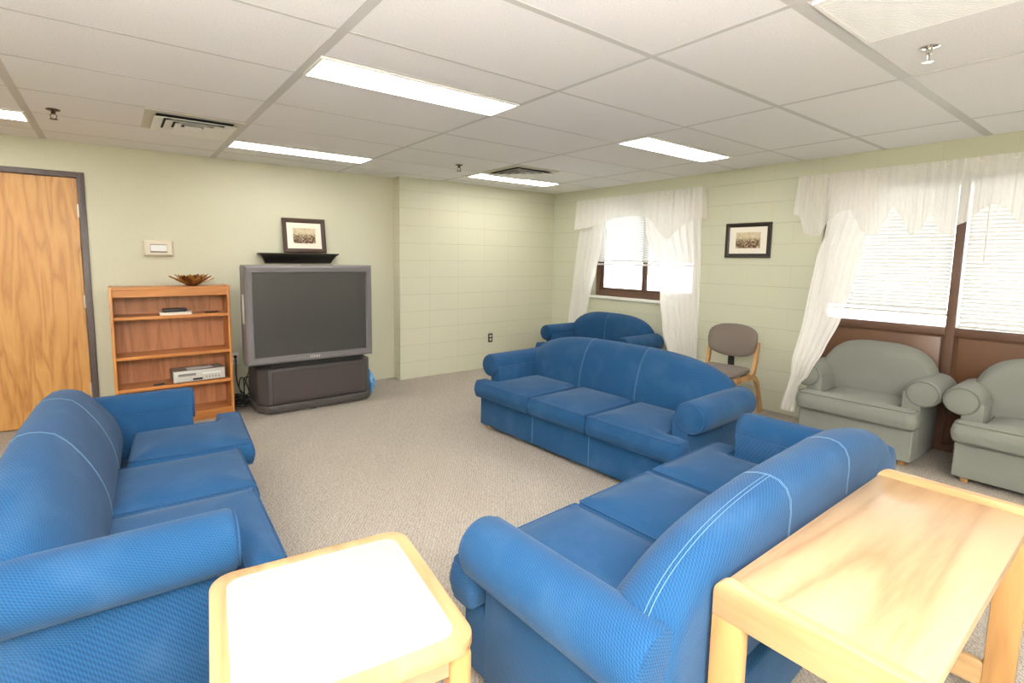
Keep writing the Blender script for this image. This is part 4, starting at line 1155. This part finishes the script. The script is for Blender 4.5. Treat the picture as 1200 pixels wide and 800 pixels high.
# wall unit above the bookcase
o = empty('wall_thermostat', (0.745, YW, 1.515), 0, 'cream wall unit with white display above the bookcase', 'thermostat')
bm = B(); t = bmesh.new(); rg = []
for ix, iz, y in ((0, 0, -0.0005), (0, 0, -0.012), (0.012, 0.012, -0.030), (0.03, 0.02, -0.034)):
    rg.append([t.verts.new(p) for p in ((-0.115 + ix, y, -0.072 + iz), (0.115 - ix, y, -0.072 + iz), (0.115 - ix, y, 0.072 - iz), (-0.115 + ix, y, 0.072 - iz))])
for p, q in zip(rg, rg[1:]):
    for k in range(4): t.faces.new((p[k], p[(k + 1) % 4], q[(k + 1) % 4], q[k]))
t.faces.new(rg[0][::-1]); t.faces.new(rg[-1]); merge(bm, t); finish(bm, 'cover', M['cream'], o, 20)
bm = B(); rbox(bm, -0.064, 0.066, -0.0365, -0.0342, -0.036, 0.036, 0.001, 1); finish(bm, 'display_surround', M['frame_paint'], o)
bm = B(); rbox(bm, -0.062, 0.064, -0.0385, -0.0366, -0.026, 0.031, 0.001, 1); finish(bm, 'display', M['white'], o)

def outlet(loc, rz, label, plate, face):
    o = empty('wall_outlet', loc, rz, label, 'outlet')
    bm = B(); rbox(bm, -0.036, 0.036, -0.006, -0.0005, -0.058, 0.058, 0.003, 2); finish(bm, 'cover_plate', plate, o)
    for s in (-1, 1):
        bm = B(); rbox(bm, -0.017, 0.017, -0.009, -0.0062, s * 0.024 - 0.014, s * 0.024 + 0.014, 0.002, 2); f = finish(bm, 'socket', face, o)
        bm = B()
        for sx in (-1, 1): rbox(bm, sx * 0.006 - 0.001, sx * 0.006 + 0.001, -0.0095, -0.0091, s * 0.024 - 0.004, s * 0.024 + 0.006)
        finish(bm, 'slot', M['void'], f, smooth=False)
    return o
outlet((4.431, YB, 0.403), 0, 'dark outlet on the block wall near the corner', M['gunmetal'], M['cream'])
outlet((1.342, YW, 0.425), 0, 'white outlet between the bookcase and the television', M['white'], M['cream'])

# cords tangled on the floor between bookcase and television
def spline(pts, n=10):
    P = [Vector(p) for p in pts]; out = []
    for i in range(len(P) - 1):
        p0, p1, p2, p3 = P[max(i - 1, 0)], P[i], P[i + 1], P[min(i + 2, len(P) - 1)]
        for k in range(n):
            t = k / n
            out.append(0.5 * ((2 * p1) + (p2 - p0) * t + (2 * p0 - 5 * p1 + 4 * p2 - p3) * t * t + (3 * p1 - p0 - 3 * p2 + p3) * t ** 3))
    out.append(P[-1]); return out
def cord(label, pts, r):
    p0 = Vector(pts[0])
    bm = B(); tube(bm, [p - p0 for p in spline(pts)], r, 8)
    c = finish(bm, 'power_cord', M['rubber'], None, 60); c.location = p0
    tag(c, label, 'cord', 'black cords between the bookcase and the television'); return c
rn = random.Random(11)
c1 = [(1.342, YW - 0.03, 0.449), (1.342, YW - 0.055, 0.40), (1.335, 3.34, 0.26), (1.35, 3.28, 0.14), (1.42, 3.20, 0.05)]
for k in range(16):
    a = k * 1.15; rad = rn.uniform(0.04, 0.072); c1.append((1.318 + rad * cos(a) * 0.9, 3.13 + rad * 1.4 * sin(a), 0.012 + 0.006 * k + rn.uniform(0, 0.02)))
c1 += [(1.36, 3.12, 0.16), (1.385, 3.24, 0.25), (1.43, 3.26, 0.26)]
cd = cord('black cord plugged into the white outlet beside the television', c1, 0.006)
bm = B(); rbox(bm, -0.013, 0.013, -0.026, 0.0, -0.011, 0.011, 0.004, 2); pl_ = finish(bm, 'plug', M['rubber'], cd); pl_.location = (0, 0.0205, 0)
c2 = [(1.43, 3.25, 0.10)]
for k in range(22):
    a = 2.0 + k * 1.02; rad = rn.uniform(0.04, 0.08); c2.append((1.318 + rad * cos(a) * 0.85, 3.06 + rad * 1.5 * sin(a), 0.016 + 0.0055 * k + rn.uniform(0, 0.03)))
c2 += [(1.33, 3.2, 0.19), (1.36, 3.26, 0.26), (1.40, 3.26, 0.22), (1.44, 3.26, 0.08)]
cord('thick tangle of black cord on the floor between bookcase and television', c2, 0.0055)
c3 = [(1.44, 3.25, 0.33), (1.41, 3.23, 0.27), (1.375, 3.2, 0.16), (1.36, 3.1, 0.07)]
for k in range(12):
    a = 4.0 + k * 1.3; rad = rn.uniform(0.045, 0.075); c3.append((1.32 + rad * cos(a) * 0.8, 3.10 + rad * 1.6 * sin(a), 0.02 + 0.009 * k + rn.uniform(0, 0.03)))
c3 += [(1.37, 3.22, 0.10), (1.43, 3.26, 0.03)]
cord('black cord looping down from behind the television cabinet', c3, 0.0045)

# ------------------------------------------------------------------ light
w = bpy.data.worlds.new('world'); scene.world = w; w.use_nodes = True
nt = w.node_tree; nt.nodes.clear()
bg_ = node(nt, 'ShaderNodeBackground'); bg_.inputs[0].default_value = (0.96, 0.98, 1.0, 1); bg_.inputs[1].default_value = 5.5
wo = node(nt, 'ShaderNodeOutputWorld'); L(nt, bg_.outputs[0], wo.inputs[0])

# the photographer's flash, aimed up so that it bounces off the ceiling
fl = bpy.data.lights.new('camera_flash', 'SPOT'); fl.energy = 1750; fl.spot_size = RAD(160); fl.spot_blend = 0.9; fl.shadow_soft_size = 0.06; fl.color = (1.0, 0.985, 0.965)
fo = bpy.data.objects.new('camera_flash', fl); COL.objects.link(fo); fo.location = (-0.10, -3.2, 1.36); fo.rotation_euler = (RAD(180 - 4), 0, RAD(-36))
# ------------------------------------------------------------------ camera
yaw, pit, rol = 0.6332459375378906, -0.10729528023412091, 0.011813074715421005
f_ = Vector((sin(yaw) * cos(pit), cos(yaw) * cos(pit), sin(pit)))
r_ = Vector((cos(yaw), -sin(yaw), 0)); u_ = r_.cross(f_)
r2 = r_ * cos(rol) + u_ * sin(rol); u2 = -r_ * sin(rol) + u_ * cos(rol)
cd_ = bpy.data.cameras.new('camera'); cam = bpy.data.objects.new('camera', cd_); COL.objects.link(cam)
mt = Matrix.Identity(4)
for i in range(3): mt[i][0], mt[i][1], mt[i][2] = r2[i], u2[i], -f_[i]
mt.translation = Vector((0.40805, -2.11982, 1.46016))
cam.matrix_world = mt
cd_.sensor_width = 36.0; cd_.sensor_fit = 'HORIZONTAL'; cd_.lens = 593.074 / 1200 * 36
cd_.shift_x = (600 - 569.7375) / 1200; cd_.shift_y = -(400 - 366.5027) / 1200
cd_.clip_start = 0.02
scene.camera = cam

scene.view_settings.view_transform = 'Standard'; scene.view_settings.look = 'None'
scene.view_settings.gamma = 1.0; scene.view_settings.use_curve_mapping = False
scene.view_settings.exposure = 0.85
scene.cycles.use_denoising = True
try: scene.cycles.denoiser = 'OPENIMAGEDENOISE'
except Exception: pass
scene.cycles.max_bounces = 12; scene.cycles.diffuse_bounces = 6; scene.cycles.transparent_max_bounces = 24
scene.cycles.sample_clamp_indirect = 6.0
